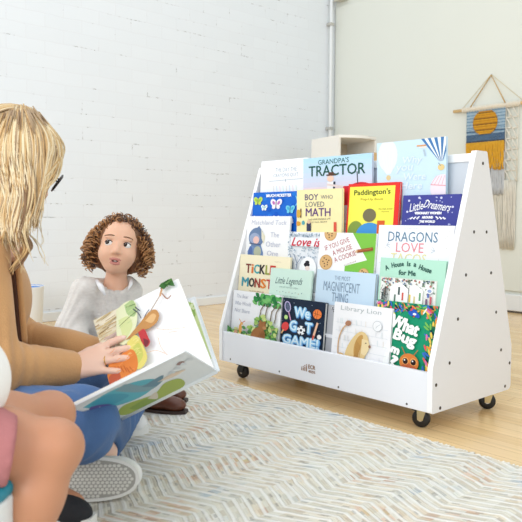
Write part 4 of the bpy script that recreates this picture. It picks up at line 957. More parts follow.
def hand(F, w, d, bk, th, s, curl=0.25):
    """w wrist, d finger direction, bk back-of-hand normal, th thumb side"""
    d, bk, th = unit(d), unit(bk), unit(th)
    kn = []
    for i, (o, l, r) in enumerate(((.030, .070, .0090), (.010, .080, .0092), (-.010, .074, .0088), (-.029, .056, .0078))):
        k0 = w + s * (d * (.088 - .004 * abs(i - 1)) + th * o)
        F.cap(w + s * (th * o * 0.55 + d * .01), k0, .014 * s, .0115 * s, .010 * s)
        p = k0; dd = d + th * (.10 - .07 * i)
        for j, f in enumerate((.45, .30, .25)):
            dd = unit(dd - bk * curl * (0.6 + 0.5 * j)); q = p + dd * l * f * s; F.cap(p, q, r * s * (1 - .08 * j), r * s * (.92 - .09 * j), .003 * s); p = q
    b = w + s * (d * .025 + th * .020); m = b + s * (th * .030 + d * .022 - bk * .012); e = m + s * (th * .014 + d * .030 - bk * .004)
    F.chain([b, m, e], [.013 * s, .0105 * s, .0085 * s], .006 * s)
def sneaker(par, heel, dr, ln, wd, ht, mu, ms, lace=None, st_=0.024, nm='shoe'):
    d = unit(dr); up = V(0, 0, 1); up = unit(up - d * (up @ d)); sd = np.cross(up, d)
    out = []
    for t in np.linspace(0, 1, 15): out.append((t * ln, -wd / 2 * (math.sin(math.pi * min(1, max(0, 0.10 + t * 0.82))) ** 0.55) * (0.82 + 0.22 * t)))
    out = out + [(x, -y) for x, y in out[::-1]]
    f = Field(0.004); c = heel + up * 0.02
    f.ell(c + d * ln * .22 + up * ht * .32, (ln * .20, wd * .40, ht * .55), [d, sd, up], .02); f.ell(c + d * ln * .50 + up * ht * .18, (ln * .30, wd * .44, ht * .40), [d, sd, up], .02); f.ell(c + d * ln * .76 + up * ht * .08, (ln * .22, wd * .46, ht * .34), [d, sd, up], .02)
    f.box(heel - up * 0.03, (ln, ln, 0.031), [d, sd, up], .002, .002, 's')
    so = f.mesh(nm, par, [mu])
    q = MB(); q.prism(out, heel, d, sd, up, st_, ms); q.build('sole', so)
    if lace is not None:
        for k in range(4):
            t = .42 + .075 * k; q = MB(); q.tube([heel + d * ln * t + sd * wd * .22 * g_ + up * (0.02 + ht * (0.62 - 0.55 * (t - .3)) - abs(g_) * .006) for g_ in (-1, -.5, 0, .5, 1)], 0.0022, lace, 6); q.build('lace', so, True)
    return so

# ------------------------------------------------------------------ toddler
TC = P(119, 247.5, 2.12)
T_ = unit(CAM - TC); r8 = math.radians(9)
tx = unit(np.cross(CU, T_)); ty = np.cross(T_, tx)
tx, ty = tx * math.cos(r8) - ty * math.sin(r8), ty * math.cos(r8) + tx * math.sin(r8)
p10 = math.radians(7); tz = T_ * math.cos(p10) + ty * math.sin(p10); ty = ty * math.cos(p10) - T_ * math.sin(p10)
yw = math.radians(-5); tz, tx = tz * math.cos(yw) + tx * math.sin(yw), tx * math.cos(yw) - tz * math.sin(yw)
TS = 0.785; KX = 1.05
to = empty('person', tuple(P(95, 395, 2.18) * V(1, 1, 0))); tag(to, 'toddler with curly brown hair in a grey sweater, sitting on the rug and looking up', 'person')
F = Field(0.0033)
TL = head(F, TC, tx, ty, tz, TS, KX, chub=0.009)
F.cap(TL(0, -.07, -.030), P(116, 288, 2.14), .030, .038, .02)
tsh = [P(86, 292, 2.10), P(127, 291, 2.18)]
F.ell(P(107, 312, 2.15), (.082, .085, .062), [RT_, EZ, DP_], .03); F.ell(P(99, 345, 2.17), (.080, .080, .068), [RT_, EZ, DP_], .03); F.ell(P(94, 372, 2.19), (.090, .072, .085), [RT_, EZ, DP_], .03)
arml = [tsh[0], P(71, 328, 2.06), P(86, 360, 1.96)]; armr = [tsh[1], P(133, 335, 2.13), P(128, 366, 2.02)]
F.chain(arml, [.034, .028, .021], .015); F.chain(armr, [.034, .028, .021], .015)
hand(F, arml[2], RT_ * .6 - DP_ * .5 - EZ * .2, EZ, RT_, 0.55); hand(F, armr[2], RT_ * .3 - DP_ * .7 - EZ * .3, EZ, -RT_, 0.55)
legl = [P(88, 376, 2.13), P(138, 366, 2.02), P(150, 384, 2.20)]; legr = [P(101, 376, 2.20), P(150, 362, 2.27), P(148, 391, 2.11)]
for lg_ in (legl, legr): F.chain(lg_, [.060, .046, .030], .02)
F.mesh('body', to, [M_SKIN_T, M_LIP, mat('mouth_inside', (96, 44, 42), .5)], lipsel(TL, [tx, ty, tz], TS, dark=True))
M_HB = mat('curl_dark_brown', (78, 52, 38), 0.4); M_HM = mat('curl_brown', (124, 84, 54), 0.4); M_HG = mat('curl_golden', (182, 132, 84), 0.4)
face_bits(TL, tx, ty, tz, TS, KX, to, (-0.52, 0.16), M_HB, M_HM)
sw = mat('grey_knit', (222, 217, 211), 0.9, bump=0.6, scale=120, vary=0.05, vscale=70, stretch=(1, 1, 2.5), sheen=0.2)
f = Field(0.0042)
f.ell(P(107, 312, 2.15), (.094, .096, .074), [RT_, EZ, DP_], .03); f.ell(P(99, 345, 2.17), (.094, .092, .082), [RT_, EZ, DP_], .03); f.ell(P(95, 366, 2.19), (.098, .060, .094), [RT_, EZ, DP_], .03)
f.cap(tsh[0], P(112, 292, 2.14), .042, .046, .03); f.cap(tsh[1], P(118, 292, 2.14), .042, .046, .03)
f.chain(arml, [.045, .042, .034], .02); f.chain(armr, [.045, .042, .034], .02)
nk = P(117, 279, 2.10); f.ell(nk, (.056, .036, .060), [RT_, EZ, DP_], .008, 's')
for a, b in ((arml, 1), (armr, 1)):
    dd = unit(a[2] - a[1]); f.ell(a[2] + dd * 0.040, .040, None, .004, 's')
f.mesh('sweater', to, [sw], wrinkle=lambda X: 0.0022 * np.sin(X[:, 2] * 95 + 14 * np.sin(X[:, 0] * 21 + X[:, 1] * 17)))
c = MB(); c.tube([P(97, 281, 2.09), P(101, 287, 2.055), P(105, 295, 2.040)], [.006, .009, .003], mat('white_shirt_collar', (244, 244, 246), 0.7), 8)
c.tube([P(131, 278, 2.13), P(131, 284, 2.11), P(128, 290, 2.09)], [.004, .006, .002], mat('white_shirt_collar', (244, 244, 246), 0.7), 8); c.build('shirt_collar', to, True)
f = Field(0.0045); f.ell(P(94, 374, 2.19), (.102, .078, .096), [RT_, EZ, DP_], .03)
for lg_ in (legl, legr): f.chain(lg_, [.068, .054, .042], .02)
f.ell(P(70, 372, 2.15), (.05, .045, .06), [RT_, EZ, DP_], .03)
f.mesh('leggings', to, [mat('pale_denim', (126, 146, 172), 0.85, bump=0.3, scale=200, vary=0.08, vscale=30)])
M_LEATH = mat('brown_leather', (98, 54, 36), 0.35, vary=0.12, vscale=30); M_DSOLE = mat('dark_sole', (52, 34, 28), 0.5)
hl = P(146, 406, 2.08); hl[2] = RT; sneaker(to, hl, RT_ * .97 - DP_ * .2, 0.132, 0.058, 0.052, M_LEATH, M_DSOLE, M_DSOLE, 0.010)
hl = P(148, 398, 2.20); hl[2] = RT; sneaker(to, hl, RT_ * .98 - DP_ * .15, 0.132, 0.058, 0.052, M_LEATH, M_DSOLE, M_DSOLE, 0.010)
# curly hair: a close cap plus individual ringlets
f = Field(0.0045); A = [tx, ty, tz]
f.ell(TL(0, .034, -.024), V(.084, .086, .096) * TS, A, .02); f.ell(TL(.068, -.02, -.035), V(.034, .070, .05) * TS, A, .03); f.ell(TL(-.068, -.02, -.035), V(.034, .070, .05) * TS, A, .03); f.ell(TL(0, -.04, -.075), V(.075, .075, .04) * TS, A, .03)
f.ell(TL(0, -.030, .080), V(.078, .126, .092) * TS, A, .010, 's')
f.mesh('hair_cap', to, [M_HM], wrinkle=lambda X: 0.003 * np.sin(X[:, 0] * 260) * np.sin(X[:, 1] * 240) * np.sin(X[:, 2] * 250))
hr = MB(); rr = random.Random(11); n_done = 0
while n_done < 520:
    a = V(rr.gauss(0, 1), rr.gauss(0.15, 1), rr.gauss(-0.1, 1)); a = unit(a)
    root = V(a[0] * .075, .026 + a[1] * .082, -.018 + a[2] * .090)
    ax_, ay_, az_ = root
    if az_ > 0.008 and ay_ < 0.086 and abs(ax_) < 0.063: continue        # keep the face free
    if ay_ < -0.065 or (abs(ax_) < 0.045 and ay_ < 0.0): continue
    if az_ > 0.03 and abs(ax_) < 0.04 and ay_ < 0.094: continue
    out = unit(V(a[0], a[1] * 0.5, a[2])); side = abs(a[0])
    ln = rr.uniform(.042, .064) + .036 * side
    if ay_ > 0.080: ln = rr.uniform(.026, .042)
    p = root.copy(); dirv = unit(out + V(0, .35, 0)); pts = []; n = int(ln / 0.0016); ph = rr.random() * 6.28; cr = rr.uniform(.0065, .012); tw = rr.uniform(220, 420)
    for i in range(n):
        t = i / n; dirv = unit(dirv + V(out[0] * .02, -.075, out[2] * .012)); p = p + dirv * 0.0016 * 1.15
        u1 = unit(np.cross(dirv, V(.3, .2, 1))); u2 = np.cross(dirv, u1); an = ph + tw * t * ln; rad = cr * (0.35 + 0.65 * min(1, t * 4))
        q = p + rad * (math.cos(an) * u1 + math.sin(an) * u2)
        if q[2] > 0.035 and abs(q[0]) < 0.052 and -0.13 < q[1] < 0.085: q = q * V(1, 1, 0.9)
        pts.append(TL(*q))
    if len(pts) < 6: continue
    gold = rr.random() < (0.35 + 0.45 * side * (1 if a[1] < 0.3 else .3)); mt = M_HG if gold else (M_HM if rr.random() < .6 else M_HB)
    hr.tube(pts[::2], [0.0015] * (len(pts[::2]) - 1) + [0.0008], mt, 5); n_done += 1
hr.build('hair', to, True, recalc=False)['kind'] = 'stuff'
for g_ in (-1, 1):
    q = MB(); q.ell(TL(g_ * .079, -.040, .004), .0035, mat('silver', (225, 225, 225), .2, metal=1), nu=10, nv=8); q.build('earring', to, True)

# ------------------------------------------------------------------ woman
wo = empty('person', tuple(P(-55, 425, 1.66) * V(1, 1, 0))); tag(wo, 'blonde woman in tan cardigan and jeans reading from the open picture book', 'person')
wf = unit(RT_ * .93 - DP_ * .36); wsd = unit(DP_ * .93 + RT_ * .36)            # chest direction, far side
HC = P(17, 161, 1.58)
hz = unit(CR * .72 - CU * .55 + CF * .30); hy = CU * .84 + CR * .52; hy = unit(hy - hz * (hy @ hz)); hx = np.cross(hy, hz)
F = Field(0.0045); WL = head(F, HC, hx, hy, hz, 0.98)
nb = P(-6, 238, 1.60); F.cap(WL(0, -.06, -.045), nb, .050, .056, .02)
chest = P(-27, 300, 1.60); waist = P(-42, 370, 1.62); hip = P(-58, 415, 1.66)
A = [wsd, EZ, wf]
F.ell(chest, (.135, .145, .085), A, .04); F.ell(waist, (.115, .12, .08), A, .04); F.ell(hip, (.155, .095, .11), A, .04)
shn = P(-22, 254, 1.47); shf = P(-4, 257, 1.72); F.cap(nb, shn, .05, .048, .03); F.cap(nb, shf, .05, .045, .03)
wn = pg(73, 373, .026); eln = P(-8, 366, 1.42); F.chain([shn, eln, wn], [.046, .040, .025], .02)
wfh = pg(99, 345, -.070); elf = P(13, 334, 1.74); F.chain([shf, elf, wfh], [.040, .036, .025], .02)
# near hand lying open on the page
K = [pg(104, 352, .021), pg(107, 357.5, .022), pg(107, 364.5, .021), pg(102, 373.0, .018)]
for i, k0 in enumerate(K): F.cap(pg(77, 367 + 3.6 * i, .024), k0, .0150, .0112, .012)
for k0, m_, e_, rr_ in ((K[0], pg(115, 345.5, .019), pg(126, 339.5, .010), .0088), (K[1], pg(122, 353.5, .020), pg(134, 349.5, .010), .0088), (K[2], pg(121, 362.0, .019), pg(133, 359.8, .010), .0086), (K[3], pg(115, 373.5, .016), pg(126, 373.6, .009), .0082)):
    md = (m_ + e_) / 2 + pn * .002
    F.chain([k0, m_, md, e_], [rr_ * 1.08, rr_ * 1.02, rr_ * .96, rr_ * .84], .0035)
F.chain([pg(80, 362, .018), pg(91, 354, .013), pg(103, 347, .010)], [.013, .0105, .0085], .006)
hand(F, wfh, sx_ * .8 + fv * .1 - pn * 0.02, -pn, fv, 1.0, .04)
hn = P(-66, 424, 1.56); hf = P(-52, 424, 1.78)
kn_ = P(80, 424, 1.36); an_ = P(112, 421, 1.80); kf = P(130, 383, 1.84); af = P(101, 450, 1.50)
F.chain([hn, kn_, an_], [.085, .060, .036], .02); F.chain([hf, kf, af], [.085, .058, .035], .02)
F.cap(af, P(96, 470, 1.47), .034, .034, .015); F.cap(an_, P(124, 420, 1.84), .034, .032, .015)
nails = [(pg(127, 339, .018), .006), (pg(135, 349, .018), .006), (pg(134, 359.6, .018), .006), (pg(127, 373.4, .017), .0055)]
F.mesh('body', wo, [M_SKIN, M_LIP, M_NAIL], lipsel(WL, [hx, hy, hz], .98, nails))
face_bits(WL, hx, hy, hz, .98, 1, wo, (0, -.3), mat('brown_lash', (60, 44, 34), .6), mat('blonde_brow', (150, 118, 82), .6), mouth=False)
q = MB(); k0 = pg(110, 363.8, .0215); dd = unit(pg(121, 362, .02) - K[2]); t1 = unit(np.cross(dd, pn)); q.tube([k0 + 0.0105 * (math.cos(a) * t1 + math.sin(a) * np.cross(dd, t1)) for a in np.linspace(0, 2 * math.pi, 22)], .0011, mat('gold', (222, 180, 90), .2, metal=1), 6, False); q.build('ring', wo, True)
# glasses
M_GL = mat('black_frame', (24, 22, 24), .3); q = MB()
for g_ in (-1, 1):
    q.tube([WL(g_ * .034 + .026 * math.cos(a), .014 + .021 * math.sin(a), .104) for a in np.linspace(0, 2 * math.pi, 24)], .0024, M_GL, 6, False)
    q.tube([WL(g_ * .060, .020, .104), WL(g_ * .078, .018, .07), WL(g_ * .080, .010, -.01)], .002, M_GL, 6)
q.tube([WL(-.008, .016, .104), WL(.008, .016, .104)], .002, M_GL, 6); q.build('glasses', wo, True)
TAN = mat('tan_knit', (201, 152, 100), 0.9, bump=0.35, scale=260, vary=0.05, vscale=14, sheen=0.25)
f = Field(0.005)
f.ell(chest, (.158, .165, .110), A, .04); f.ell(waist, (.142, .15, .110), A, .04); f.ell(hip, (.182, .112, .146), A, .04)
f.cap(nb - EZ * .02, shn, .064, .062, .03); f.cap(nb - EZ * .02, shf, .058, .050, .03)
f.chain([shn, eln, wn], [.060, .058, .042], .02); f.chain([shf, elf, wfh], [.049, .044, .039], .02)
fc = chest + wf * .115 - wsd * .012; f.box(fc - EZ * .10, (.030, .34, .085), A, .01, .01, 's'); f.ell(nb + EZ * .02 + wf * .03, (.062, .075, .085), A, .01, 's')
f.ell(wn + unit(wn - eln) * .040, .046, None, .004, 's'); f.ell(wfh + unit(wfh - elf) * .036, .042, None, .004, 's')
def cw_(X):
    d1 = np.linalg.norm(X - elf, axis=1); d2 = np.linalg.norm(X - eln, axis=1); a = unit(wfh - elf); b = unit(wn - eln)
    return .0055 * np.exp(-(d1 / .07) ** 2) * np.sin((X @ a) * 330 + (X @ EZ) * 120) + .003 * np.exp(-(d2 / .1) ** 2) * np.sin((X @ b) * 200) + .002 * np.sin(X[:, 2] * 40 + X[:, 0] * 55)
f.mesh('cardigan', wo, [TAN], wrinkle=cw_)
f = Field(0.006); f.ell(chest, (.143, .150, .094), A, .04); f.ell(waist, (.125, .14, .094), A, .04); f.ell(hip + EZ * .03, (.160, .07, .118), A, .04)
f.ell(nb + EZ * .03 + wf * .03, (.065, .06, .07), A, .01, 's')
f.mesh('white_tee', wo, [mat('white_cotton', (240, 240, 240), .85, bump=.2, scale=150)])
q = MB(); q.tube(smooth_path([P(13, 262, 1.575), P(15.5, 285, 1.555), P(18, 315, 1.55), P(20.5, 345, 1.555)], 5), [.003] + [.0065] * 14 + [.004], mat('brown_strip', (84, 54, 40), .85), 8); q.build('cardigan_dark_strip', wo, True)  # dark brown tube running down the cardigan opening
q = MB(); q.tube(smooth_path([P(17, 258, 1.575), P(20, 285, 1.555), P(22.5, 315, 1.55), P(25, 343, 1.555)], 5), [.004] + [.0075] * 14 + [.006], TAN, 8); q.build('cardigan_border', wo, True)
DEN = mat('blue_denim', (70, 104, 152), 0.85, bump=0.35, scale=320, vary=0.22, vscale=7, sheen=0.1)
DEN2 = mat('dark_seam_denim', (44, 74, 124), .85)
f = Field(0.005); f.ell(hip, (.168, .103, .122), A, .04); f.chain([hn, kn_, an_], [.096, .072, .052], .025); f.chain([hf, kf, af], [.096, .068, .044], .025)
f.ell(af + unit(af - kf) * .036, .046, None, .004, 's')
f.mesh('jeans', wo, [DEN], wrinkle=lambda X: .0028 * np.sin(X[:, 0] * 70 + 9 * np.sin(X[:, 1] * 22) + X[:, 2] * 60))
sdir = unit(np.cross(unit(af - kf), CF)); q = MB()
q.tube(smooth_path([kf + (af - kf) * t - CF * (.068 - .024 * t) * .93 + sdir * .022 for t in (.25, .5, .75, .93)], 4), .0018, DEN2, 6); q.build('seam', wo, True)
# near sole turned to the room
M_RUB = mat('white_rubber', (232, 230, 224), .6); M_SOLE = mat('grey_rubber', (170, 166, 157), .7); M_TREAD = mat('tread_rubber', (222, 219, 210), .65); M_CANW = mat('white_canvas', (236, 235, 232), .85, bump=.3, scale=250)
sn = unit(-CF + CU * .12 + CR * .10); sa = CR * 1.0 + CF * .10 - CU * .02; sa = unit(sa - sn * (sa @ sn)); sb = np.cross(sn, sa); sb = sb if sb[2] > 0 else -sb
scn = P(82.5, 479.5, 1.40); LN = .232
def outline(gr):
    o = []
    for i in range(44):
        t = 2 * math.pi * i / 44; x = math.cos(t); y = math.sin(t); o.append((x * (LN / 2 - gr), (abs(y) ** .82 * math.copysign(1, y)) * (.0455 + .004 * x - gr)))
    return o
f = Field(0.0045); f.ell(scn - sn * .045 + sa * .06, (.06, .040, .040), [sa, sb, sn], .02); f.ell(scn - sn * .05 - sa * .02, (.09, .040, .045), [sa, sb, sn], .02); f.ell(scn - sn * .06 + sb * .02 - sa * .03, (.045, .045, .04), [sa, sb, sn], .02)
f.box(scn + sn * .02, (.2, .2, .036), [sa, sb, sn], .002, .002, 's'); f.cap(af, P(97, 466, 1.475), .038, .036, .006, 's')
sh = f.mesh('shoe', wo, [M_CANW]); sh['label'] = 'white shoe with its honeycomb sole turned up'
q = MB(); q.prism(outline(0), scn - sn * .026, sa, sb, sn, .024, M_RUB); q.build('foxing', sh)
q = MB(); q.prism(outline(.007), scn - sn * .002, sa, sb, sn, .0015, M_SOLE); q.build('outsole', sh)
q = MB(); i = 0
for iy in range(-6, 7):
    for ix in range(-14, 15):
        x = (ix + .5 * (iy % 2)) * .0092; y = iy * .0068
        if (x / (LN / 2 - .012)) ** 2 + (abs(y) / (.0345 + .004 * x / (LN / 2))) ** 2.4 < 1: q.prism([(x + .0041 * math.cos(a), y + .0033 * math.sin(a)) for a in np.linspace(0, 2 * math.pi, 7)[:-1]], scn - sn * .001, sa, sb, sn, .0024, M_TREAD)
q.build('tread', sh)
hl = P(98, 428, 1.84); hl[2] = RT; sneaker(wo, hl, RT_ * .93 + DP_ * .3, .135, .085, .085, M_CANW, M_RUB)
# hair
BLD = [mat('blonde_light', (216, 192, 148), .45), mat('blonde_honey', (196, 160, 108), .45), mat('blonde_ash', (168, 142, 110), .45), mat('blonde_dark', (136, 104, 72), .45), mat('blonde_pale', (228, 212, 178), .45)]
f = Field(0.005); A = [hx, hy, hz]
f.ell(WL(0, .029, -.019), (.079, .087, .097), A, .02)
f.cap(P(-8, 170, 1.55), P(-6, 232, 1.53), .055, .040, .03); f.cap(P(14, 180, 1.50), P(16, 226, 1.50), .030, .022, .03); f.cap(P(34, 160, 1.505), P(30, 205, 1.50), .026, .018, .03); f.cap(P(46, 150, 1.515), P(42, 176, 1.505), .020, .011, .03)
f.cap(P(30, 165, 1.665), P(18, 232, 1.66), .022, .020, .03)
f.ell(WL(0.01, -.045, .100), V(.080, .098, .072), A, .012, 's')
f.mesh('hair_cap', wo, [BLD[2]], wrinkle=lambda X: .0018 * np.sin((X @ CR) * 420 + (X @ CU) * 60))
keys = [(-1.0, [(-8, 112), (-40, 150), (-34, 200), (-20, 236)]), (-.6, [(-2, 110), (-26, 146), (-22, 200), (-10, 240)]), (-.2, [(2, 111), (-12, 150), (-8, 205), (4, 242)]), (.1, [(14, 108), (4, 146), (8, 196), (16, 240)]), (.35, [(22, 107), (24, 145), (22, 190), (26, 236)]), (.6, [(27, 108), (42, 138), (41, 176), (33, 224)]), (.85, [(33, 110), (55, 140), (52, 172), (37, 208)]), (1.0, [(40, 114), (62, 146), (57, 168), (40, 185)])]
hr = MB(); rr = random.Random(5)
def dep(u, v):
    e = 1 - ((u - 18) / 53) ** 2 - (max(0, 160 - v) / 56) ** 2
    return 1.58 - .120 * math.sqrt(max(.16, e))
for k in range(1050):
    t = rr.uniform(-1.0, 1.0); i = max(j for j in range(len(keys) - 1) if keys[j][0] <= t or j == 0); a, b = keys[i], keys[i + 1]; w = (t - a[0]) / (b[0] - a[0])
    clump = 2.2 * math.sin(t * 37)
    pts = [np.array(p) * (1 - w) + np.array(q) * w + V(rr.gauss(0, .7 + .45 * n) + clump * n / 3, rr.gauss(0, 1.0 + (2.5 if n == 3 else .6 * n))) for n, (p, q) in enumerate(zip(a[1], b[1]))]
    if rr.random() < .25: pts[-1] = pts[-1] * .6 + pts[-2] * .4
    wv = 3.4 * math.sin(t * 17 + 1) + rr.gauss(0, .5); ph = t * 9; path = smooth_path([V(x, y, 0) for x, y in pts], 7); out = []
    lift = rr.uniform(0, .006)
    for n, p in enumerate(path):
        x = p[0] + wv * math.sin(n * .32 + ph) * n / 20; out.append(P(x, p[1], dep(x, p[1]) - lift * min(1, n / 5)))
    r0 = rr.uniform(.0011, .0021); hr.tube(out, [r0 * .7] + [r0] * (len(out) - 6) + [r0 * q for q in (.9, .8, .6, .4, .15)], BLD[rr.choices(range(5), [6, 6, 4, 1.5, 4])[0]], 5)
for pts, d_, r0, c_, n in (([(30, 200), (38, 222), (41, 240), (39, 246)], 1.5, .0014, 4, 3), ([(34, 196), (43, 210), (43, 222)], 1.5, .001, 4, 2), ([(28, 232), (38, 243), (44, 254), (47, 264)], 1.5, .0014, 4, 3), ([(14, 226), (25, 236), (28, 248), (20, 262), (8, 276)], 1.47, .0052, 3, 5), ([(10, 228), (20, 238), (25, 250), (17, 264), (9, 273)], 1.465, .004, 1, 5), ([(18, 225), (14, 245), (22, 262)], 1.47, .0022, 1, 4), ([(8, 228), (12, 244), (20, 258), (24, 272)], 1.47, .0020, 0, 4), ([(4, 232), (2, 246), (8, 262)], 1.46, .002, 1, 3)):
    for j in range(n):
        o = [(x + rr.gauss(0, 1.0) * (1 + .4 * k_), y + rr.gauss(0, 1.0)) for k_, (x, y) in enumerate(pts)]; pa = smooth_path([P(x, y, d_ + rr.gauss(0, .004)) for x, y in o], 6); hr.tube(pa, [r0 * (1 - .75 * k_ / len(pa)) for k_ in range(len(pa))], BLD[c_], 6)
for k in range(95):   # darker growth along the parting
    t = rr.uniform(-.9, 1.0); i = max(j for j in range(len(keys) - 1) if keys[j][0] <= t or j == 0); a, b = keys[i], keys[i + 1]; w = (t - a[0]) / (b[0] - a[0])
    p0, p1 = [np.array(p) * (1 - w) + np.array(q) * w + V(rr.gauss(0, 1.2), rr.gauss(0, 1.2)) for p, q in zip(a[1][:2], b[1][:2])]
    L_ = rr.uniform(.2, 1.0) ** 1.4; out = [P(*(p0 * (1 - f_) + p1 * f_ + V(0, -6 * f_ * (1 - f_))), dep(*(p0 * (1 - f_) + p1 * f_)) - .007 * min(1, f_ * 4)) for f_ in np.linspace(0, L_, 7)]
    hr.tube(out, [.0014, .0018, .0018, .0017, .0014, .001, .0003], BLD[rr.choice((1, 2, 2, 3))], 5)
for k in range(120):   # loose waves
    x0 = rr.uniform(-6, 34); v0 = rr.uniform(150, 185); am = rr.uniform(3, 7); ph = rr.uniform(0, 1.5); ln_v = rr.uniform(50, 78); mt = BLD[rr.choices(range(5), [5, 4, 2, 2, 5])[0]]
    out = [P(x0 * (1 - .25 * f_) + 6 * f_ + am * math.sin(f_ * 5.5 + ph) * f_ ** .5, v0 + ln_v * f_, dep(x0, 170) - .010 + .006 * f_) for f_ in np.linspace(0, 1, 16)]
    hr.tube(out, [.0004, .001] + [.0017] * 9 + [.0015, .0012, .0009, .0006, .0003], mt, 5)
nearside = 1 if (CAM - HC) @ hx > 0 else -1
for k in range(620):   # the back and the far side of the head
    an = rr.uniform(-math.pi, math.pi); fx, fz = math.sin(an), math.cos(an)
    if fz > .30: continue
    if fx * nearside > .60: continue
    rj = rr.uniform(1.0, 1.06); out = []
    for f_ in np.linspace(.10, 1.0, 9):
        th = f_ * 1.62; out.append(WL(.081 * fx * math.sin(th) * rj, .029 + .088 * math.cos(th) * rj, -.019 + .101 * fz * math.sin(th) * rj))
    p = out[-1]; hl_ = rr.uniform(.10, .17); drift = unit(V(*(p - HC)) * V(1, 1, 0)) * .012
    for f_ in np.linspace(.12, 1, 8): out.append(p - EZ * hl_ * f_ + drift * math.sin(f_ * 3) + V(rr.gauss(0, .0015), rr.gauss(0, .0015), 0))
    r0 = rr.uniform(.0016, .0026); hr.tube(out, [r0] * 13 + [r0 * .8, r0 * .6, r0 * .4, r0 * .15], BLD[rr.choices(range(5), [5, 6, 5, 3, 2])[0]], 5)
hr.build('hair', wo, True, recalc=False)['kind'] = 'stuff'
q = MB(); sc_ = nb + EZ * .040 - wf * .004  # bumpy dark brown ring round the neck, below the hair
q.tube([sc_ + wsd * .068 * math.cos(t) + wf * .060 * math.sin(t) + EZ * (.010 * math.sin(2 * t) - .012 * math.sin(t)) for t in np.linspace(0, 2 * math.pi, 30)], [.024 + .003 * math.sin(5 * t) for t in np.linspace(0, 2 * math.pi, 30)], mat('dark_brown_rough', (74, 46, 34), .9, bump=.5, scale=90), 12, False); q.build('neck_ring', wo, True)

# ------------------------------------------------------------------ child in the foreground (seated on a low pouf, mostly outside the frame)
po = P(-80, 560, .97); po[2] = RT
pf = empty('storage_pouf', tuple(po)); tag(pf, 'low white round pouf with a teal seat under the nearest child', 'pouf')
PH = 0.215
MB().lathe([(.0001, 0), (.128, 0), (.133, .006), (.135, PH - .025), (.133, PH - .019), (.0001, PH - .019)], po, mat('pouf_white', (226, 230, 228), .55), 36).build('base', pf, True)
MB().lathe([(.0001, PH - .018), (.132, PH - .018), (.134, PH - .014), (.134, PH - .006), (.130, PH), (.0001, PH + .001)], po, mat('teal_vinyl', (28, 138, 160), .45), 36).build('seat_pad', pf, True)
ch = empty('person', tuple(po)); tag(ch, 'nearest child, cropped to bare knees in mauve shorts, sitting beside the woman', 'person')
F = Field(0.0045); cz = po[2] + PH
cf_ = RT_; cs_ = DP_
hp = P(-60, 430, .99); hp[2] = cz + .062
knn = P(51, 449, 1.02); kff = P(47, 417, 1.16); 
ftn = P(22, 596, .99); ftn[2] = .075; ftf = P(42, 506, 1.31); ftf[2] = .075
Ac = [cs_, EZ, cf_]
F.ell(hp, (.090, .065, .075), Ac, .03)
F.chain([hp - cs_ * .035, knn - (knn - hp) * .45 - EZ * .004, knn], [.056, .050, .040], .03); F.chain([hp + cs_ * .05, kff - (kff - hp) * .45, kff], [.050, .046, .038], .03)
F.chain([knn, knn + (ftn - knn) * .35 - cf_ * .008, ftn], [.040, .041, .026], .02); F.chain([kff, kff + (ftf - kff) * .35, ftf], [.037, .037, .025], .02)
for kq in (knn, kff): F.ell(kq + cf_ * .012 + EZ * .006, .032, None, .025)
cc = hp + EZ * .20 - cf_ * .03; F.ell(hp + EZ * .10 - cf_ * .01, (.075, .09, .060), Ac, .03); F.ell(cc, (.080, .09, .060), Ac, .03)
cnk = cc + EZ * .10; chd = cnk + EZ * .13 + cf_ * .01; F.cap(cnk - EZ * .03, chd - EZ * .05, .034, .034, .02)
hxx = -cs_; CL = head(F, chd, np.cross(EZ, cf_), EZ, cf_, .82)
sh1 = cc + EZ * .065 - cs_ * .085; sh2 = cc + EZ * .065 + cs_ * .085
e1 = sh1 - EZ * .12 - cf_ * .04 - cs_ * .02; e2 = sh2 - EZ * .12 - cf_ * .04 + cs_ * .02; w1 = e1 - EZ * .05 + cf_ * .03; w2 = e2 - EZ * .05 + cf_ * .03
F.chain([sh1, e1, w1], [.030, .026, .020], .02); F.chain([sh2, e2, w2], [.030, .026, .020], .02)
hand(F, w1, cf_ - EZ * .35, EZ, cs_, .55); hand(F, w2, cf_ - EZ * .35, EZ, -cs_, .55)
F.cap(ftn, ftn + cf_ * .06 - EZ * .03, .026, .024, .01); F.cap(ftf, ftf + cf_ * .06 - EZ * .03, .026, .024, .01)
F.mesh('body', ch, [M_SKIN_C, M_LIP], lipsel(CL, [np.cross(EZ, cf_), EZ, cf_], .82), smooth_it=2)
face_bits(CL, np.cross(EZ, cf_), EZ, cf_, .82, 1, ch, (0, -.2), M_HB, M_HB, mouth=False)
f = Field(.006); f.ell(chd + EZ * .03 - cf_ * .018, V(.084, .088, .094) * .86, [np.cross(EZ, cf_), EZ, cf_], .02); f.ell(chd - EZ * .04 - cf_ * .05, (.06, .07, .035), Ac, .03); f.ell(chd - EZ * .035 + cf_ * .075, V(.064, .10, .085) * .85, Ac, .01, 's'); f.mesh('hair', ch, [mat('black_hair', (30, 22, 20), .5)])
f = Field(.005); f.ell(hp, (.103, .074, .090), Ac, .03); f.chain([hp - cs_ * .035, hp - cs_ * .035 + (knn - hp) * .70], [.066, .054], .03); f.chain([hp + cs_ * .05, hp + cs_ * .05 + (kff - hp) * .42], [.060, .056], .03)
f.box(po + EZ * (PH - .05), (.3, .0505, .3), [cf_, EZ, cs_], .001, .002, 's')
for a, b, t in ((hp - cs_ * .035, knn, .66), (hp + cs_ * .05, kff, .44)):
    d = unit(b - a); f.box(hp + (b - hp) * t + d * .05 + (a - hp) * .5, (.048, .074, .074), [d, unit(np.cross(d, EZ)), np.cross(d, unit(np.cross(d, EZ)))], .004, .003, 's')
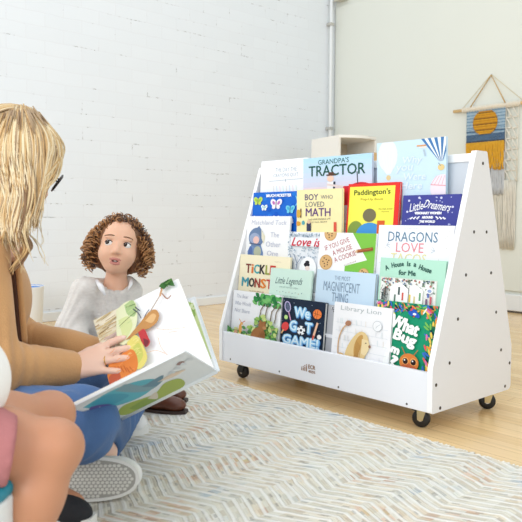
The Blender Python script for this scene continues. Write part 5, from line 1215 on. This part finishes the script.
f.mesh('shorts', ch, [mat('mauve_cotton', (176, 112, 112), .9, bump=.3, scale=200, vary=.05, vscale=20)])
f = Field(.005); f.ell(hp + EZ * .075 + cf_ * .012, (.094, .085, .088), Ac, .03); f.ell(cc, (.092, .10, .074), Ac, .03); f.cap(sh1, sh1 + (e1 - sh1) * .6, .042, .040, .03); f.cap(sh2, sh2 + (e2 - sh2) * .6, .042, .040, .03)
f.ell(cnk + EZ * .01, (.045, .04, .045), Ac, .006, 's'); f.mesh('white_shirt', ch, [mat('white_jersey', (244, 242, 238), .85, bump=.2, scale=120)])
M_BLK = mat('black_canvas', (30, 30, 34), .8, bump=.3, scale=250)
h0 = ftn * V(1, 1, 0) + EZ * RT - cf_ * .045; sneaker(ch, h0, cf_, .165, .066, .065, M_BLK, M_RUB, M_BLK)
h0 = ftf * V(1, 1, 0) + EZ * RT - cf_ * .050; sneaker(ch, h0, cf_ * .98 - cs_ * .15, .158, .066, .080, M_BLK, M_RUB, M_BLK)
#PEOPLE_END
# ================================================================== LIGHT AND CAMERA
w_ = bpy.data.worlds.new('daylight'); SC.world = w_; w_.use_nodes = True
bg = w_.node_tree.nodes['Background']; bg.inputs[0].default_value = (0.885, 0.95, 1.0, 1); bg.inputs[1].default_value = 0.90
def area(name, loc, target, sx, sy, power, col):
    l = bpy.data.lights.new(name, 'AREA'); l.shape = 'RECTANGLE'; l.size = sx; l.size_y = sy; l.energy = power; l.color = col
    o = bpy.data.objects.new(name, l); COL.objects.link(o); o.location = loc
    o.rotation_euler = (Vector(target) - Vector(loc)).to_track_quat('-Z', 'Y').to_euler(); return o
area('window_daylight', (1.5, -4.5, 2.0), (-0.2, 0.6, 0.4), 3.6, 2.2, 102, (1.0, 0.99, 0.975))
area('side_fill', (4.9, -0.5, 2.2), (0.0, 0.8, 0.7), 3.0, 2.0, 12, (0.88, 0.94, 1.0))  # unseen lamp added as a cool fill from the right
area('overhead_fill', (0.6, 0.2, 3.25), (0.6, 0.3, 0.0), 3.0, 2.4, 10, (1.0, 0.995, 0.985))  # unseen lamp added to strengthen the light from above
cam = bpy.data.cameras.new('camera'); co = bpy.data.objects.new('camera', cam); COL.objects.link(co); SC.camera = co
cam.sensor_width = 36; cam.lens = FPX / 522 * 36; cam.clip_start = 0.05
co.matrix_world = Matrix(((CR[0], CU[0], -CF[0], CAM[0]), (CR[1], CU[1], -CF[1], CAM[1]), (CR[2], CU[2], -CF[2], CAM[2]), (0, 0, 0, 1)))
cam.dof.use_dof = True; cam.dof.focus_distance = 2.10; cam.dof.aperture_fstop = 8.0
SC.view_settings.view_transform = 'Standard'; SC.view_settings.look = 'None'; SC.view_settings.gamma = 1.0; SC.view_settings.use_curve_mapping = False
SC.view_settings.exposure = 0.25
